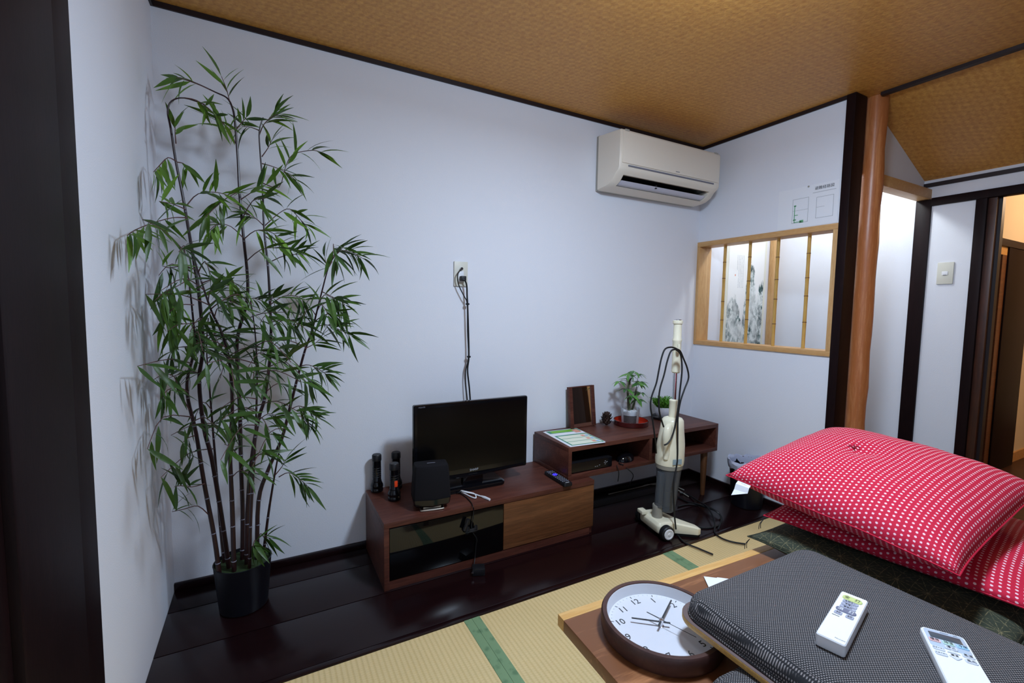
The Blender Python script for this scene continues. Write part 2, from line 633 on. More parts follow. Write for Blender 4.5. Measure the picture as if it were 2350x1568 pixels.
M['cream'] = mat('yellowed_cream_plastic', srgb(238, 232, 206), 0.3, var=0.05, vscale=14)
M['acwhite'] = mat('off_white_plastic', srgb(236, 228, 214), 0.42)
M['acgrey'] = mat('grey_back_plate', srgb(176, 174, 166), 0.5)
M['acblue'] = mat('air_vane', srgb(206, 208, 224), 0.4)
M['plate'] = mat('ivory_plate', srgb(214, 212, 200), 0.4)
M['smoke'] = see_through('smoky_clear_plastic', (0.60, 0.61, 0.63, 1), 0.08, 0.10, 0.22, srgb(150, 156, 164))
M['greyplastic'] = mat('grey_plastic', srgb(150, 146, 136), 0.4)
M['grey2'] = mat('filter_grey', srgb(150, 146, 136), 0.7)
M['stickerblue'] = mat('pale_blue_sticker', srgb(150, 170, 178), 0.5, var=0.12, vscale=260)
M['orange'] = mat('orange_button', srgb(230, 70, 30), 0.4)
M['bluebtn'] = mat('blue_lit_button', srgb(60, 50, 220), 0.4, emit=srgb(60, 50, 255), es=0.8)
M['ink'] = mat('black_ink', srgb(38, 40, 44), 0.6)
M['greyink'] = mat('grey_ink', srgb(120, 122, 136), 0.6)
M['paleink'] = mat('pale_grey_ink', srgb(176, 180, 186), 0.6)
M['greenink'] = mat('green_ink', srgb(110, 176, 130), 0.6)
M['teal'] = mat('teal_print', srgb(60, 140, 112), 0.5)
M['lime'] = mat('lime_print', srgb(128, 190, 60), 0.5)
M['creamprint'] = mat('cream_print', srgb(232, 236, 216), 0.5)
M['pinkprint'] = mat('pink_print', srgb(226, 160, 140), 0.5)
M['blueprint'] = mat('blue_print', srgb(150, 190, 226), 0.5)
M['red'] = dot_cloth('red_dotted_cloth', srgb(192, 10, 54), srgb(240, 200, 210), 0.0130, 0.215)
M['redplain'] = mat('dark_red_thread', srgb(120, 12, 36), 0.8)
M['green'] = asanoha_cloth()
M['grey'] = grey_weave()
M['lacquer'] = mat('red_lacquer', srgb(176, 44, 22), 0.25, coat=0.4)
M['lacquerdark'] = mat('dark_lacquer', srgb(70, 18, 18), 0.2, coat=0.5)
M['blacktray'] = mat('black_lacquer', srgb(24, 22, 26), 0.25, coat=0.4)
M['glass'] = see_through('clear_glass', (0.97, 0.98, 0.99, 1), 0.10, 0.02, 0.03, (0.9, 0.9, 0.92, 1))
M['cover'] = see_through('clear_clock_cover', (0.99, 0.99, 1, 1), 0.03, 0.02)
M['soil'] = mat('brown_soil', srgb(58, 42, 38), 0.95, var=0.3, vscale=160, bump=1.0, bscale=300)
M['moss'] = mat('green_moss', srgb(44, 62, 30), 0.95, var=0.25, vscale=120, bump=0.6, bscale=260)
M['pebble'] = mat('white_gravel', srgb(222, 222, 226), 0.7, bump=1.0, bscale=260)
M['bowl'] = mat('white_ceramic', srgb(210, 212, 222), 0.35)
M['cone'] = mat('pine_cone_scale', srgb(66, 46, 38), 0.8, var=0.25, vscale=80)
M['bag'] = mat('thin_white_plastic_bag', srgb(206, 212, 236), 0.35, trans=0.25)
M['pot'] = mat('black_pot', srgb(14, 14, 22), 0.4)
M['stalk'] = mat('purple_brown_cane', srgb(40, 18, 20), 0.35, var=0.25, vscale=20)
M['node'] = mat('pale_cane_joint', srgb(118, 116, 130), 0.5)
M['twig'] = mat('brown_twig', srgb(92, 62, 60), 0.6)
M['leaf'] = leaf_mat('bamboo_leaf', srgb(32, 64, 18), srgb(112, 156, 44))
M['leaf2'] = leaf_mat('glossy_leaf', srgb(44, 84, 46), srgb(104, 160, 70), 0.35)
M['grass'] = leaf_mat('bright_grass', srgb(74, 140, 40), srgb(140, 190, 70))
M['trunk'] = mat('green_brown_stem', srgb(84, 86, 60), 0.7, var=0.2, vscale=60)
M['lcd'] = mat('grey_lcd', srgb(70, 80, 88), 0.3)
M['panelgrey'] = mat('pale_blue_grey_panel', srgb(176, 190, 206), 0.4)
M['btn'] = mat('light_grey_button', srgb(164, 168, 186), 0.4)
M['btndark'] = mat('slate_button', srgb(112, 116, 138), 0.4)
M['btngreen'] = mat('pale_green_button', srgb(196, 208, 138), 0.4)
M['btnred'] = mat('pink_button', srgb(232, 188, 188), 0.4)
M['btnmint'] = mat('mint_button', srgb(190, 222, 212), 0.4)
M['btnblue'] = mat('sky_button', srgb(160, 206, 240), 0.4)
M['brownglass'] = mat('amber_panel', srgb(96, 56, 30), 0.3)
M['doorwood'] = wood('brown_door', srgb(52, 24, 14), srgb(88, 44, 24), 2, 14, 12, 0.4, 0.05)
M['rear'] = wood('dark_panelling', srgb(46, 30, 24), srgb(66, 44, 34), 2, 9, 12, 0.5, 0.05)
M['scroll'] = scroll_mat()
M['silk'] = mat('ivory_silk', srgb(224, 222, 208), 0.7, var=0.03, vscale=200)

# ------------------------------------------------------------------ the room
XW, W2, YT, HT, HC = 2.840, 3.654, -0.6635, 2.134, 2.153
B = lambda a, b: MB().box(a, b)
struct('wall_back', B((-0.1, 0, -0.05), (3.76, 0.1, 2.3)), M['wall'])
struct('wall_left', B((-0.1, -0.89, -0.05), (0, 0, 2.3)), M['wall'])
struct('wall_left_rear', B((-0.1, -3.6, -0.05), (-0.03, -1.235, 2.3)), M['wall'])
mb = B((XW, -0.8346, -0.05), (XW + 0.09, 0, 0.880))
mb.box((XW, -0.8346, 1.543), (XW + 0.09, 0, 2.25))
struct('wall_right', mb, M['wall'])
# wall across the alcove, above its lintel, cut to the slope of the lean-to ceiling
SL = lambda x: 2.177 - 0.457 * (x - 2.95)
mb = MB().loft([[Vector((2.93, y, 1.79)), Vector((3.70, y, 1.79)), Vector((3.70, y, SL(3.70))), Vector((2.93, y, SL(2.93)))] for y in (-0.86, -0.835)])
struct('wall_alcove_front', mb, M['wall'])
mb = B((W2, -0.84, -0.05), (W2 + 0.08, 0, 2.25))
mb.box((W2, -1.09, -0.05), (W2 + 0.08, -0.85, 1.95))
mb.box((W2, -1.95, 1.745), (W2 + 0.08, -1.09, 1.95))
struct('wall_far_right', mb, M['wall'])
struct('wall_far_rear', B((W2, -3.6, -0.05), (W2 + 0.08, -1.95, 1.95)), M['rear'])
struct('wall_rear', B((1.15, -3.7, -0.05), (3.8, -3.6, 2.3)), M['rear'])
ce = struct('ceiling', B((-0.1, -3.7, HC), (2.95, 0.1, HC + 0.05)), M['ceiling'])
mb = MB().loft([[Vector((2.95, y, SL(2.95))), Vector((3.74, y, SL(3.74))), Vector((3.74, y, SL(3.74) + 0.05)), Vector((2.95, y, SL(2.95) + 0.05))] for y in (-3.7, -0.86)])
struct('ceiling_lean_to', mb, M['ceiling'])
struct('ceiling_alcove', B((XW, -0.836, 2.25), (3.76, 0.1, 2.3)), M['wall'])

# thin dark mouldings round the ceiling
struct('trim_1', B((0, -0.007, HT), (XW, 0, HC)), M['darktrim'])
struct('trim_2', B((0, -3.6, HT), (0.008, -0.007, HC)), M['darktrim'])
struct('trim_3', B((XW - 0.008, -0.8346, HT), (XW, -0.007, HC)), M['darktrim'])
struct('trim_4', B((2.932, -3.6, HT + 0.004), (2.958, -0.93, HC + 0.03)), M['darktrim'])
struct('trim_5', B((W2 - 0.008, -3.6, 1.816), (W2, -0.86, 1.838)), M['darktrim'])
# dark post at the end of the lattice wall, natural pillar, alcove lintel
struct('trim_6', B((XW - 0.012, -0.876, 0), (2.934, -0.8346, HC)), M['dark'], bevel=0.004)
mb = MB()
prof = []
for k in range(25):
    z = HC * 1.01 * k / 24
    prof.append((0.0445 + 0.0022 * math.sin(k * 1.7) + 0.001 * math.sin(k * 4.1), z))
mb.lathe(prof, (2.992, -0.893, 0), 24)
struct('trim_7', mb, M['cedar'])
struct('trim_8', B((3.02, -0.897, 1.747), (W2 + 0.004, -0.832, 1.803)), M['pine'], bevel=0.003)
struct('trim_9', B((W2 - 0.012, -0.902, 0), (W2 + 0.06, -0.832, 1.747)), M['dark'], bevel=0.003)
struct('trim_10', B((W2 - 0.016, -2.4, 1.708), (W2 + 0.04, -0.902, 1.752)), M['dark'], bevel=0.003)
mb = B((W2 - 0.018, -1.132, 0), (W2 + 0.09, -1.088, 1.708))
d = struct('trim_11', mb, M['dark'], bevel=0.003)
struct('jamb_strip', B((W2 + 0.0, -1.165, 0), (W2 + 0.085, -1.132, 1.708)), M['doorwood'], d, bevel=0.002)
struct('jamb_stop', B((W2 + 0.03, -1.178, 0), (W2 + 0.07, -1.165, 1.708)), M['darktrim'], d)
# pillar by the camera on the left wall
d = struct('trim_12', B((-0.1, -1.215, -0.02), (0.020, -0.972, 2.2)), M['dark'], bevel=0.006)
struct('edge_board', B((-0.1, -0.972, -0.02), (0.012, -0.862, 2.2)), M['dark'], d, bevel=0.003)
struct('door_track', B((-0.1, -1.250, -0.02), (0.008, -1.215, 2.2)), M['dark'], d, bevel=0.003)
struct('baseboard_back', B((0, -0.014, 0), (XW, 0, 0.030)), M['darkx'], bevel=0.003)
struct('baseboard_right', B((XW - 0.014, -0.8346, 0), (XW, -0.014, 0.030)), M['darkx'], bevel=0.003)
# floor: slab, dark boards, raised edge board, tatami mats with cloth borders
fl = struct('floor', B((-0.15, -3.7, -0.12), (7.1, 0.1, -0.036)), M['darktrim'])
for y0, y1 in ((0.0, -0.1515), (-0.1545, -0.3835), (-0.3865, -0.6395)):
    struct('floor_board', B((0, y1, -0.036), (XW, y0, 0)), M['darkx'], fl, bevel=0.0025)
struct('edge_board', B((0, YT, -0.036), (XW, -0.6405, 0.002)), M['darkx'], fl, bevel=0.007, seg=3)
for x0, x1 in ((-0.02, 0.9500), (0.9505, 1.9210), (1.9215, 2.892)):
    t = obj('tatami_mat', B((x0 + 0.002, -2.62, -0.036), (x1 - 0.002, YT - 0.001, -0.004)), M['tatami'], fl, smooth=0)
    for a, b_ in ((x0, x0 + 0.0295), (x1 - 0.0295, x1)):
        obj('border', B((a, -2.621, -0.03), (b_, YT - 0.0008, -0.002)), M['heri'], t, bevel=0.001)
t = obj('tatami_mat', B((-0.02, -3.6, -0.036), (2.892, -2.625, -0.004)), M['tatami'], fl, smooth=0)
obj('border', B((-0.02, -2.66, -0.03), (2.892, -2.624, -0.002)), M['heri'], t)
struct('floor_board', B((2.895, -3.6, -0.036), (W2, -0.90, 0)), M['darkx'], fl)
struct('alcove_board', B((XW + 0.09, -0.90, -0.036), (W2, 0, 0.09)), M['darkx'], fl)
struct('corridor_board', B((W2, -2.7, -0.036), (7.05, -0.92, 0)), M['doorwood'], fl)

# corridor beyond the open doorway
YC = -0.93
struct('wall_corridor_left', B((W2 + 0.08, YC, 0), (7.0, YC + 0.08, 2.2)), M['wall_warm'])
struct('wall_corridor_right', B((W2 + 0.08, -2.7, 0), (7.0, -2.6, 2.2)), M['wall_warm'])
struct('wall_corridor_end', B((6.9, -2.7, 0), (7.0, YC, 2.2)), M['wall_warm'])
struct('ceiling_corridor', B((W2 + 0.08, -2.7, 2.2), (7.0, YC + 0.08, 2.25)), M['wall_warm'])
struct('baseboard_corridor', B((5.16, YC - 0.012, 0), (6.9, YC, 0.07)), M['pine'])
dr = bpy.data.objects.new('door_1', None)
COL.objects.link(dr)
dr.location = (4.5, YC, 0)
dr['kind'] = 'structure'
obj('lintel', B((3.78, YC - 0.035, 1.553), (5.16, YC, 1.600)), M['darktrim'], dr, bevel=0.003)
obj('jamb', B((4.70, YC - 0.03, 0), (5.16, YC, 1.553)), M['dark'], dr, bevel=0.004)
obj('jamb', B((3.80, YC - 0.03, 0), (3.90, YC, 1.553)), M['dark'], dr, bevel=0.004)
obj('transom', B((3.90, YC - 0.02, 1.50), (4.84, YC, 1.553)), M['maple'], dr)
lf = obj('door_leaf', B((3.90, YC - 0.008, 0), (4.84, YC, 1.50)), M['doorwood'], dr)
for z0, z1 in ((0.78, 1.40), (0.12, 0.66)):
    obj('panel', B((4.0, YC - 0.012, z0), (4.60, YC - 0.008, z1)), M['brownglass'], lf)
obj('stile', B((4.62, YC - 0.02, 0), (4.76, YC - 0.008, 1.50)), M['walnutf'], lf)

# lattice window in the right wall
w1 = bpy.data.objects.new('window_1', None)
COL.objects.link(w1)
w1.location = (XW, -0.42, 0.88)
w1['kind'] = 'structure'
FX0, FX1 = XW - 0.010, XW + 0.105
obj('rail', B((FX0, -0.8346, 1.515), (FX1, 0.0, 1.545)), M['pine'], w1, bevel=0.002)
obj('rail', B((FX0, -0.8346, 0.878), (FX1, 0.0, 0.905)), M['pine'], w1, bevel=0.002)
obj('jamb', B((FX0, -0.020, 0.905), (FX1, 0.0, 1.515)), M['pinez'], w1, bevel=0.002)
obj('jamb', B((FX0, -0.8346, 0.905), (FX1, -0.812, 1.515)), M['pinez'], w1, bevel=0.002)
for y in (-0.165, -0.334, -0.504, -0.671):
    mb = MB()
    prof, z = [], 0.900
    ns = sorted([0.905 + 0.125 * k + 0.04 * R_.random() for k in range(1, 5)])
    for a in ns + [1.520]:
        prof += [(0.0090, z), (0.0086, lerp(z, a, 0.5)), (0.0092, a - 0.004), (0.0102, a - 0.002), (0.0080, a)]
        z = a + 0.002
    mb.lathe(prof, (2.888, y, 0), 12)
    br = obj('bamboo_bar', mb, M['bamboo'], w1)
    mb = MB()
    for a in ns:
        mb.lathe([(0.0100, a - 0.002), (0.0104, a), (0.0098, a + 0.002)], (2.888, y, 0), 12)
    obj('node_ring', mb, M['walnutf'], br)
# slim natural post in the alcove's back corner
struct('trim_13', B((W2 - 0.050, -0.035, 0.09), (W2 - 0.004, -0.002, 2.24)), M['pinez'], bevel=0.003)

# ------------------------------------------------------------------ tv stand, lower unit
LX0, LX1, LY, LZ = 0.7095, 1.7224, -0.3753, 0.2700
t = thing('tv_cabinet', 'low walnut tv cabinet with black glass door beside a drawer', 'cabinet', ((LX0 + LX1) / 2, LY / 2, 0))
obj('top_panel', B((LX0, LY, LZ - 0.022), (LX1, -0.016, LZ)), M['walnut'], t, bevel=0.0012)
obj('side_panel', B((LX0, LY, 0), (LX0 + 0.020, -0.016, LZ - 0.022)), M['walnut'], t, bevel=0.001)
obj('side_panel', B((LX1 - 0.020, LY + 0.012, 0), (LX1, -0.016, LZ - 0.022)), M['walnut'], t, bevel=0.001)
obj('bottom_panel', B((LX0 + 0.02, LY + 0.018, 0.014), (LX1 - 0.02, -0.016, 0.034)), M['walnut'], t)
obj('kick_board', B((LX0 + 0.02, LY + 0.004, 0.0), (LX1 - 0.02, LY + 0.018, 0.034)), M['walnut'], t)
obj('back_panel', B((LX0 + 0.02, -0.026, 0.034), (LX1 - 0.02, -0.018, LZ - 0.022)), M['walnut'], t)
g = obj('glass_door', B((LX0 + 0.022, LY + 0.001, 0.038), (1.2235, LY + 0.007, LZ - 0.026)), M['blackglass'], t, bevel=0.001)
g['label'] = 'black glass flap door'
obj('drawer_front', B((1.2265, LY + 0.001, 0.038), (LX1 - 0.001, LY + 0.018, LZ - 0.024)), M['walnutf'], t, bevel=0.0012)

# upper unit, standing with its left end on the lower unit
UX0, UX1, UY, UZ = 1.5946, 2.6778, -0.334, 0.434
t = thing('shelf_unit', 'walnut open shelf unit on tapered legs, left end on the tv cabinet', 'shelf', ((UX0 + UX1) / 2, UY / 2, LZ + 0.001))
z0 = LZ + 0.001
obj('top_panel', B((UX0, UY, UZ - 0.022), (UX1, -0.016, UZ)), M['walnut'], t, bevel=0.0012)
obj('bottom_panel', B((UX0, UY, z0), (UX1, -0.016, z0 + 0.022)), M['walnut'], t, bevel=0.0012)
for x in (UX0, 2.125, UX1 - 0.02):
    obj('divider' if x == 2.125 else 'side_panel', B((x, UY, z0 + 0.022), (x + 0.02, -0.016, UZ - 0.022)), M['walnut'], t, bevel=0.001)
obj('back_panel', B((UX0 + 0.02, -0.026, z0 + 0.022), (UX1 - 0.02, -0.018, UZ - 0.022)), M['black'], t)
for y in (-0.296, -0.06):
    mb = MB().lathe([(0.0115, 0.0), (0.013, 0.01), (0.021, z0 - 0.004), (0.021, z0)], (2.612, y, 0), 16)
    obj('leg', mb, M['walnutleg'], t)

# ------------------------------------------------------------------ television
TY = -0.205
t = thing('television', 'black flat screen television standing on the low cabinet', 'television', (1.16, TY, LZ))
TX0, TX1, TZ0, TZ1 = 0.875, 1.437, 0.333, 0.678
mb = MB()
rslab(mb, TX1 - TX0, TZ1 - TZ0, 0.008, [(0.004, -0.002), (0, 0.003), (0, 0.020), (0.02, 0.032), (0.06, 0.045)], 4,
      Matrix.Translation(((TX0 + TX1) / 2, TY, (TZ0 + TZ1) / 2)) @ Matrix.Rotation(PI / 2, 4, 'X') @ Matrix.Scale(-1, 4, (0, 0, 1)))
fr = obj('bezel', mb, M['blackgloss'], t)
obj('screen', B((TX0 + 0.016, TY - 0.003, TZ0 + 0.036), (TX1 - 0.016, TY - 0.0015, TZ1 - 0.016)), M['screen'], t, smooth=0)
mb = MB().tube([(TX0 + 0.02, TY - 0.001, TZ0 + 0.012), (1.157, TY - 0.010, TZ0 + 0.004), (TX1 - 0.02, TY - 0.001, TZ0 + 0.012)], 0.007, 8, 6)
obj('lower_trim', mb, M['blackgloss'], t)
F2 = lambda x, y, z: Matrix.Translation((x, y, z)) @ Matrix.Rotation(PI / 2, 4, 'X')
obj('logo', text_mb('SHARP', 0.0145, 0.0005, F2(1.1550, TY - 0.0052, TZ0 + 0.0255)), M['paleink'], t, smooth=0)
obj('series_mark', text_mb('AQUOS', 0.0085, 0.0004, F2(0.910, TY - 0.0036, TZ1 - 0.0090)), M['greyink'], t, smooth=0)
obj('neck', B((1.105, TY + 0.002, LZ + 0.018), (1.205, TY + 0.035, TZ0 + 0.03)), M['blackgloss'], t, bevel=0.006)
mb = MB()
rslab(mb, 0.315, 0.150, 0.03, [(0.002, LZ + 0.0006), (0, LZ + 0.004), (0, LZ + 0.014), (0.012, LZ + 0.022)], 6, Matrix.Translation((1.155, TY + 0.045, 0)))
obj('base', mb, M['blackgloss'], t)

# ------------------------------------------------------------------ torches
def torch(label, x, y, h, switch):
    t = thing('torch', label, 'torch', (x, y, LZ), R_.uniform(0, 1), 'black torches on the tv cabinet')
    L = Vector((x, y, LZ + 0.0006))
    obj('head', MB().lathe([(0.022, 0), (0.0270, 0.002), (0.0275, 0.014), (0.0250, 0.018), (0.0275, 0.022), (0.0270, 0.032), (0.0205, 0.046)], L, 24), M['blackgloss'], t)
    mb = MB().lathe([(0.0200, 0.045), (0.0210, 0.049), (0.0190, 0.053), (0.0188, h - 0.03), (0.0204, h - 0.027)], L, 20)
    b = obj('barrel', mb, M['blackgloss'], t)
    mb = MB()
    for k in range(5):
        z = 0.066 + 0.010 * k
        mb.lathe([(0.0186, z), (0.0196, z + 0.002), (0.0186, z + 0.004)], L, 20, caps=False)
    obj('grip_ring', mb, M['black'], b)
    obj('tail_cap', MB().lathe([(0.0203, h - 0.027), (0.0207, h - 0.024), (0.0205, h - 0.004), (0.018, h)], L, 20), M['black'], t)
    if switch:
        a = math.atan2(CAM.y - y, CAM.x - x) + 0.38
        m = Matrix.Translation((x, y, LZ)) @ Matrix.Rotation(a, 4, 'Z')
        s = obj('switch', MB().box((0.0170, -0.0070, 0.062), (0.0222, 0.0070, 0.088), m), M['orange'], t, bevel=0.002)
        s['label'] = 'orange sliding switch'
    return t


torch('black torch standing on its head, leftmost on the tv cabinet', 0.753, -0.046, 0.168, False)
torch('black torch with an orange switch, nearest the cabinet front', 0.800, -0.170, 0.160, True)
torch('black torch standing on its head, half hidden behind the orange switch one', 0.838, -0.050, 0.168, False)

# ------------------------------------------------------------------ black aerial / speaker box
x, y = 0.920, -0.300
t = thing('speaker_box', 'black tapered speaker box on a small metal foot before the television', 'speaker', (x, y, LZ), -0.18)
t.scale = (1.2, 1.1, 1.08)
mb = MB()
rings = []
for z, w, d in ((0.012, 0.104, 0.060), (0.022, 0.120, 0.076), (0.052, 0.128, 0.080), (0.150, 0.117, 0.066), (0.168, 0.112, 0.058), (0.172, 0.098, 0.046)):
    rings.append([Vector((px * w, py * d - 0.006 * (1 - abs(px) * 2) * (1 if py < 0 else 0), z)) for px, py in ((-0.5, -0.40), (-0.46, -0.5), (0, -0.56), (0.46, -0.5), (0.5, -0.40), (0.5, 0.5), (0, 0.56), (-0.5, 0.5))])
bd = obj('housing', mb.loft(rings), M['blackfab'], t, local=True, smooth=25, bevel=0.002)
obj('lower_band', MB().loft([[Vector((px * w, py * d - 0.0005 - 0.006 * (1 - abs(px) * 2) * (1 if py < 0 else 0), z)) for px, py in ((-0.5, -0.40), (-0.46, -0.5), (0, -0.57), (0.46, -0.5), (0.5, -0.40), (0.5, 0.5), (0, 0.56), (-0.5, 0.5))] for z, w, d in ((0.0125, 0.106, 0.062), (0.022, 0.1225, 0.0785), (0.044, 0.1285, 0.082))]), M['blackgloss'], t, local=True, smooth=25)
obj('top_mark', B((-0.014, -0.007, 0.1716), (0.014, -0.003, 0.1724)), M['greyink'], t, local=True, smooth=0)
mb = MB().tube([(-0.034, 0.02, 0.004), (-0.038, -0.034, 0.004), (-0.03, -0.044, 0.004), (0.03, -0.044, 0.004), (0.038, -0.034, 0.004), (0.034, 0.02, 0.004)], 0.0032, 8, 4)
mb.box((-0.03, -0.036, 0.001), (0.03, 0.03, 0.013))
f = obj('foot', mb, M['steel'], t, local=True)
f['label'] = 'bent metal foot'

# ------------------------------------------------------------------ white usb cable on the cabinet
t = thing('white_cable', 'short white cable bundled with a black tie on the tv cabinet', 'cable', (1.09, -0.28, LZ))
cz = LZ + 0.004
P = lambda px, py, dz=0.0: at(px, py, 2, cz + dz)
obj('cord', MB().tube([P(1034, 1126), P(1048, 1126, 0.001), P(1064, 1132), P(1082, 1141), P(1092, 1143), P(1089, 1134), P(1075, 1130, 0.004), P(1055, 1126, 0.006)], 0.0030, 8, 6), M['white'], t)
obj('cord', MB().tube([P(1048, 1124, 0.004), P(1066, 1129, 0.007), P(1088, 1134, 0.002), P(1108, 1141)], 0.0030, 8, 6), M['white'], t)
obj('plug', MB().tube([P(1104, 1139, 0.001), P(1112, 1142, 0.001), P(1124, 1147, 0.001)], [0.0036, 0.0062, 0.0052], 8), M['white'], t)
obj('tie', MB().tube([P(1048, 1133), P(1056, 1129, 0.008), P(1064, 1127)], 0.0022, 6, 4), M['rubber'], t)

# ------------------------------------------------------------------ black lead hanging down the cabinet front with its adapter
t = thing('power_lead', 'thin black lead with a coiled bundle and adapter hanging before the glass door', 'cable', tuple(at(1097, 1306, 2, 0.0)))
fy = LY - 0.006
Q = lambda px, py, dy=0.0: at(px, py, 1, fy + dy)
top = [P(1032, 1124), P(1062, 1136, -0.001), P(1080, 1152), at(1085, 1163, 2, LZ + 0.002)]
obj('cord', MB().tube(top + [Q(1087, 1172), Q(1085, 1192), Q(1082, 1206), Q(1085, 1222, -0.008), Q(1094, 1237, -0.004), Q(1092, 1255), Q(1090, 1280), Q(1088, 1296, -0.02)], 0.0021, 6, 5), M['rubber'], t)
mb = MB()
for k in range(5):
    c = Q(1073, 1214 + 2.2 * k, -0.010)
    mb.tube([c + Vector((0.012 * math.cos(a) * 0.7, -0.006 * math.sin(a), 0.010 * math.sin(a))) for a in [i * PI / 4 for i in range(9)]], 0.0020, 5, 0, False)
    c = Q(1091, 1209 + 2.2 * k, -0.010)
    mb.tube([c + Vector((0.010 * math.cos(a) * 0.7, -0.006 * math.sin(a), 0.010 * math.sin(a))) for a in [i * PI / 4 for i in range(9)]], 0.0020, 5, 0, False)
for k in range(4):
    mb.tube([Q(1068, 1216 + 2.5 * k, -0.012), Q(1082, 1215 + 2 * k, -0.014), Q(1096, 1209 + 2.5 * k, -0.012)], 0.0020, 5, 3)
obj('coil', mb, M['rubber'], t)
obj('ferrite', MB().tube([Q(1075, 1192, -0.012), Q(1066, 1218, -0.010)], [0.0085, 0.0085], 10), M['black'], t)
ac = at(1098, 1307, 2, 0.018)
m = Matrix.Translation((ac.x, ac.y, 0.0)) @ Matrix.Rotation(-0.35, 4, 'Z')
obj('adapter', MB().box((-0.026, -0.020, 0.001), (0.026, 0.022, 0.030), m), M['black'], t, bevel=0.003)
obj('plug_pin', MB().box((-0.030, -0.024, 0.016), (-0.022, -0.019, 0.022), m), M['chrome'], t)

# ------------------------------------------------------------------ tv remote
def keypad_remote(label, p, rotz, w, l, h):
    t = thing('remote_control', label, 'remote control', p, rotz)
    obj('case', rslab(MB(), w, l, 0.008, [(0.002, 0.0005), (0, 0.003), (0, h - 0.003), (0.002, h)], 4), M['black'], t, local=True)
    rows = 10
    me = None
    for r in range(rows):
        for c in range(4):
            x, y = (c - 1.5) * w * 0.21, l * 0.40 - r * l * 0.082
            if 2 <= r <= 4 and 1 <= c <= 2:
                continue
            if me is None:
                b = obj('key', rslab(MB(), 0.0062, 0.0062, 0.0015, [(0, 0), (0, 0.0012), (0.0008, 0.0020)], 2), M['greyink'], t, local=True)
                me = b.data
                b.location = (x, y, h)
            else:
                child('key', me, Matrix.Translation((x, y, h)), t)
    d = obj('dial', MB().lathe([(0.0118, 0), (0.0118, 0.0018), (0.010, 0.0026), (0.004, 0.0020)], (0, l * 0.40 - 3 * l * 0.082, h), 20), M['bluebtn'], t, local=True)
    d['label'] = 'blue lit round dial'
    obj('brand_bar', B((-w * 0.22, -l * 0.44, h), (w * 0.22, -l * 0.425, h + 0.0004)), M['paper'], t, local=True)
    return t


a, b_ = at(1258, 1082, 2, LZ + 0.018), at(1296, 1106, 2, LZ + 0.018)
c = (a + b_) / 2
keypad_remote('black remote control with a blue dial beside the shelf unit', (1.560, c.y - 0.005, LZ + 0.0004), -0.02, 0.046, 0.185, 0.017)

# ------------------------------------------------------------------ leaflet on the shelf unit
t = thing('leaflet', 'green and white printed leaflet at the left end of the shelf unit', 'leaflet', (1.73, -0.19, UZ))
c0, c1, c2, c3 = [at(*q, 2, UZ) for q in ((1240, 991), (1332, 984), (1392, 1021), (1308, 1033))]
c0, c3 = Vector((1.632, -0.045, UZ)), Vector((1.605, -0.328, UZ))
ux = (at(1332, 984, 2, UZ) - at(1240, 991, 2, UZ))
ux = Vector((0.997, -0.075, 0)).normalized()
uy = Vector((0.075, 0.997, 0)).normalized()
O = c3 + Vector((0.004, 0, 0.0012))
LW, LH = 0.204, 0.283


def sheet(name, u0, v0, u1, v1, dz, m, par):
    vs = [O + ux * u + uy * v + Vector((0, 0, dz + k)) for k in (0, 0.0003) for u, v in ((u0, v0), (u1, v0), (u1, v1), (u0, v1))]
    mb = MB().add(vs, [(0, 3, 2, 1), (4, 5, 6, 7), (0, 1, 5, 4), (1, 2, 6, 5), (2, 3, 7, 6), (3, 0, 4, 7)])
    return obj(name, mb, m, par, smooth=0)


pg = sheet('page', 0, 0, LW, LH, 0.0000, M['paper'], t)
pg2 = sheet('page', 0.012, 0.010, LW + 0.008, LH + 0.004, 0.0006, M['paper'], t)
sheet('printed_border', 0.016, 0.014, LW + 0.005, LH * 0.66, 0.0010, M['teal'], pg2)
for k in range(3):
    s = sheet('printed_row', 0.024, 0.022 + k * 0.052, LW - 0.004, 0.068 + k * 0.052, 0.0014, M['creamprint'], pg2)
    sheet('printed_picture', LW - 0.05, 0.030 + k * 0.052, LW - 0.03, 0.054 + k * 0.052, 0.0018, M['pinkprint'], pg2)
    sheet('printed_picture', LW - 0.028, 0.030 + k * 0.052, LW - 0.010, 0.050 + k * 0.052, 0.0018, M['blueprint'], pg2)
sheet('printed_heading', 0.016, LH - 0.052, LW + 0.005, LH - 0.004, 0.0010, M['teal'], pg2)
sheet('printed_title', 0.034, LH - 0.046, LW - 0.03, LH - 0.012, 0.0014, M['lime'], pg2)
sheet('printed_picture', LW - 0.042, LH - 0.075, LW - 0.006, LH - 0.020, 0.0018, M['pinkprint'], pg2)

# ------------------------------------------------------------------ mirror
t = thing('mirror', 'small dark framed mirror leaning on the wall above the shelf unit', 'mirror', (1.893, -0.052, UZ), 0.05, rot=(-0.12, 0, 0.05))
mw, mh = 0.182, 0.232
obj('frame_side', B((-mw / 2, -0.010, 0.001), (-mw / 2 + 0.022, 0.012, mh)), M['walnut'], t, local=True, bevel=0.0015)
obj('frame_side', B((mw / 2 - 0.022, -0.010, 0.001), (mw / 2, 0.012, mh)), M['walnut'], t, local=True, bevel=0.0015)
obj('backing', B((-mw / 2 + 0.022, 0.0, 0.002), (mw / 2 - 0.022, 0.010, mh - 0.002)), M['black'], t, local=True)
obj('frame_lip', B((-mw / 2 + 0.022, -0.006, 0.001), (mw / 2 - 0.022, 0.008, 0.006)), M['walnut'], t, local=True)
obj('frame_lip', B((-mw / 2 + 0.022, -0.006, mh - 0.005), (mw / 2 - 0.022, 0.008, mh)), M['walnut'], t, local=True)
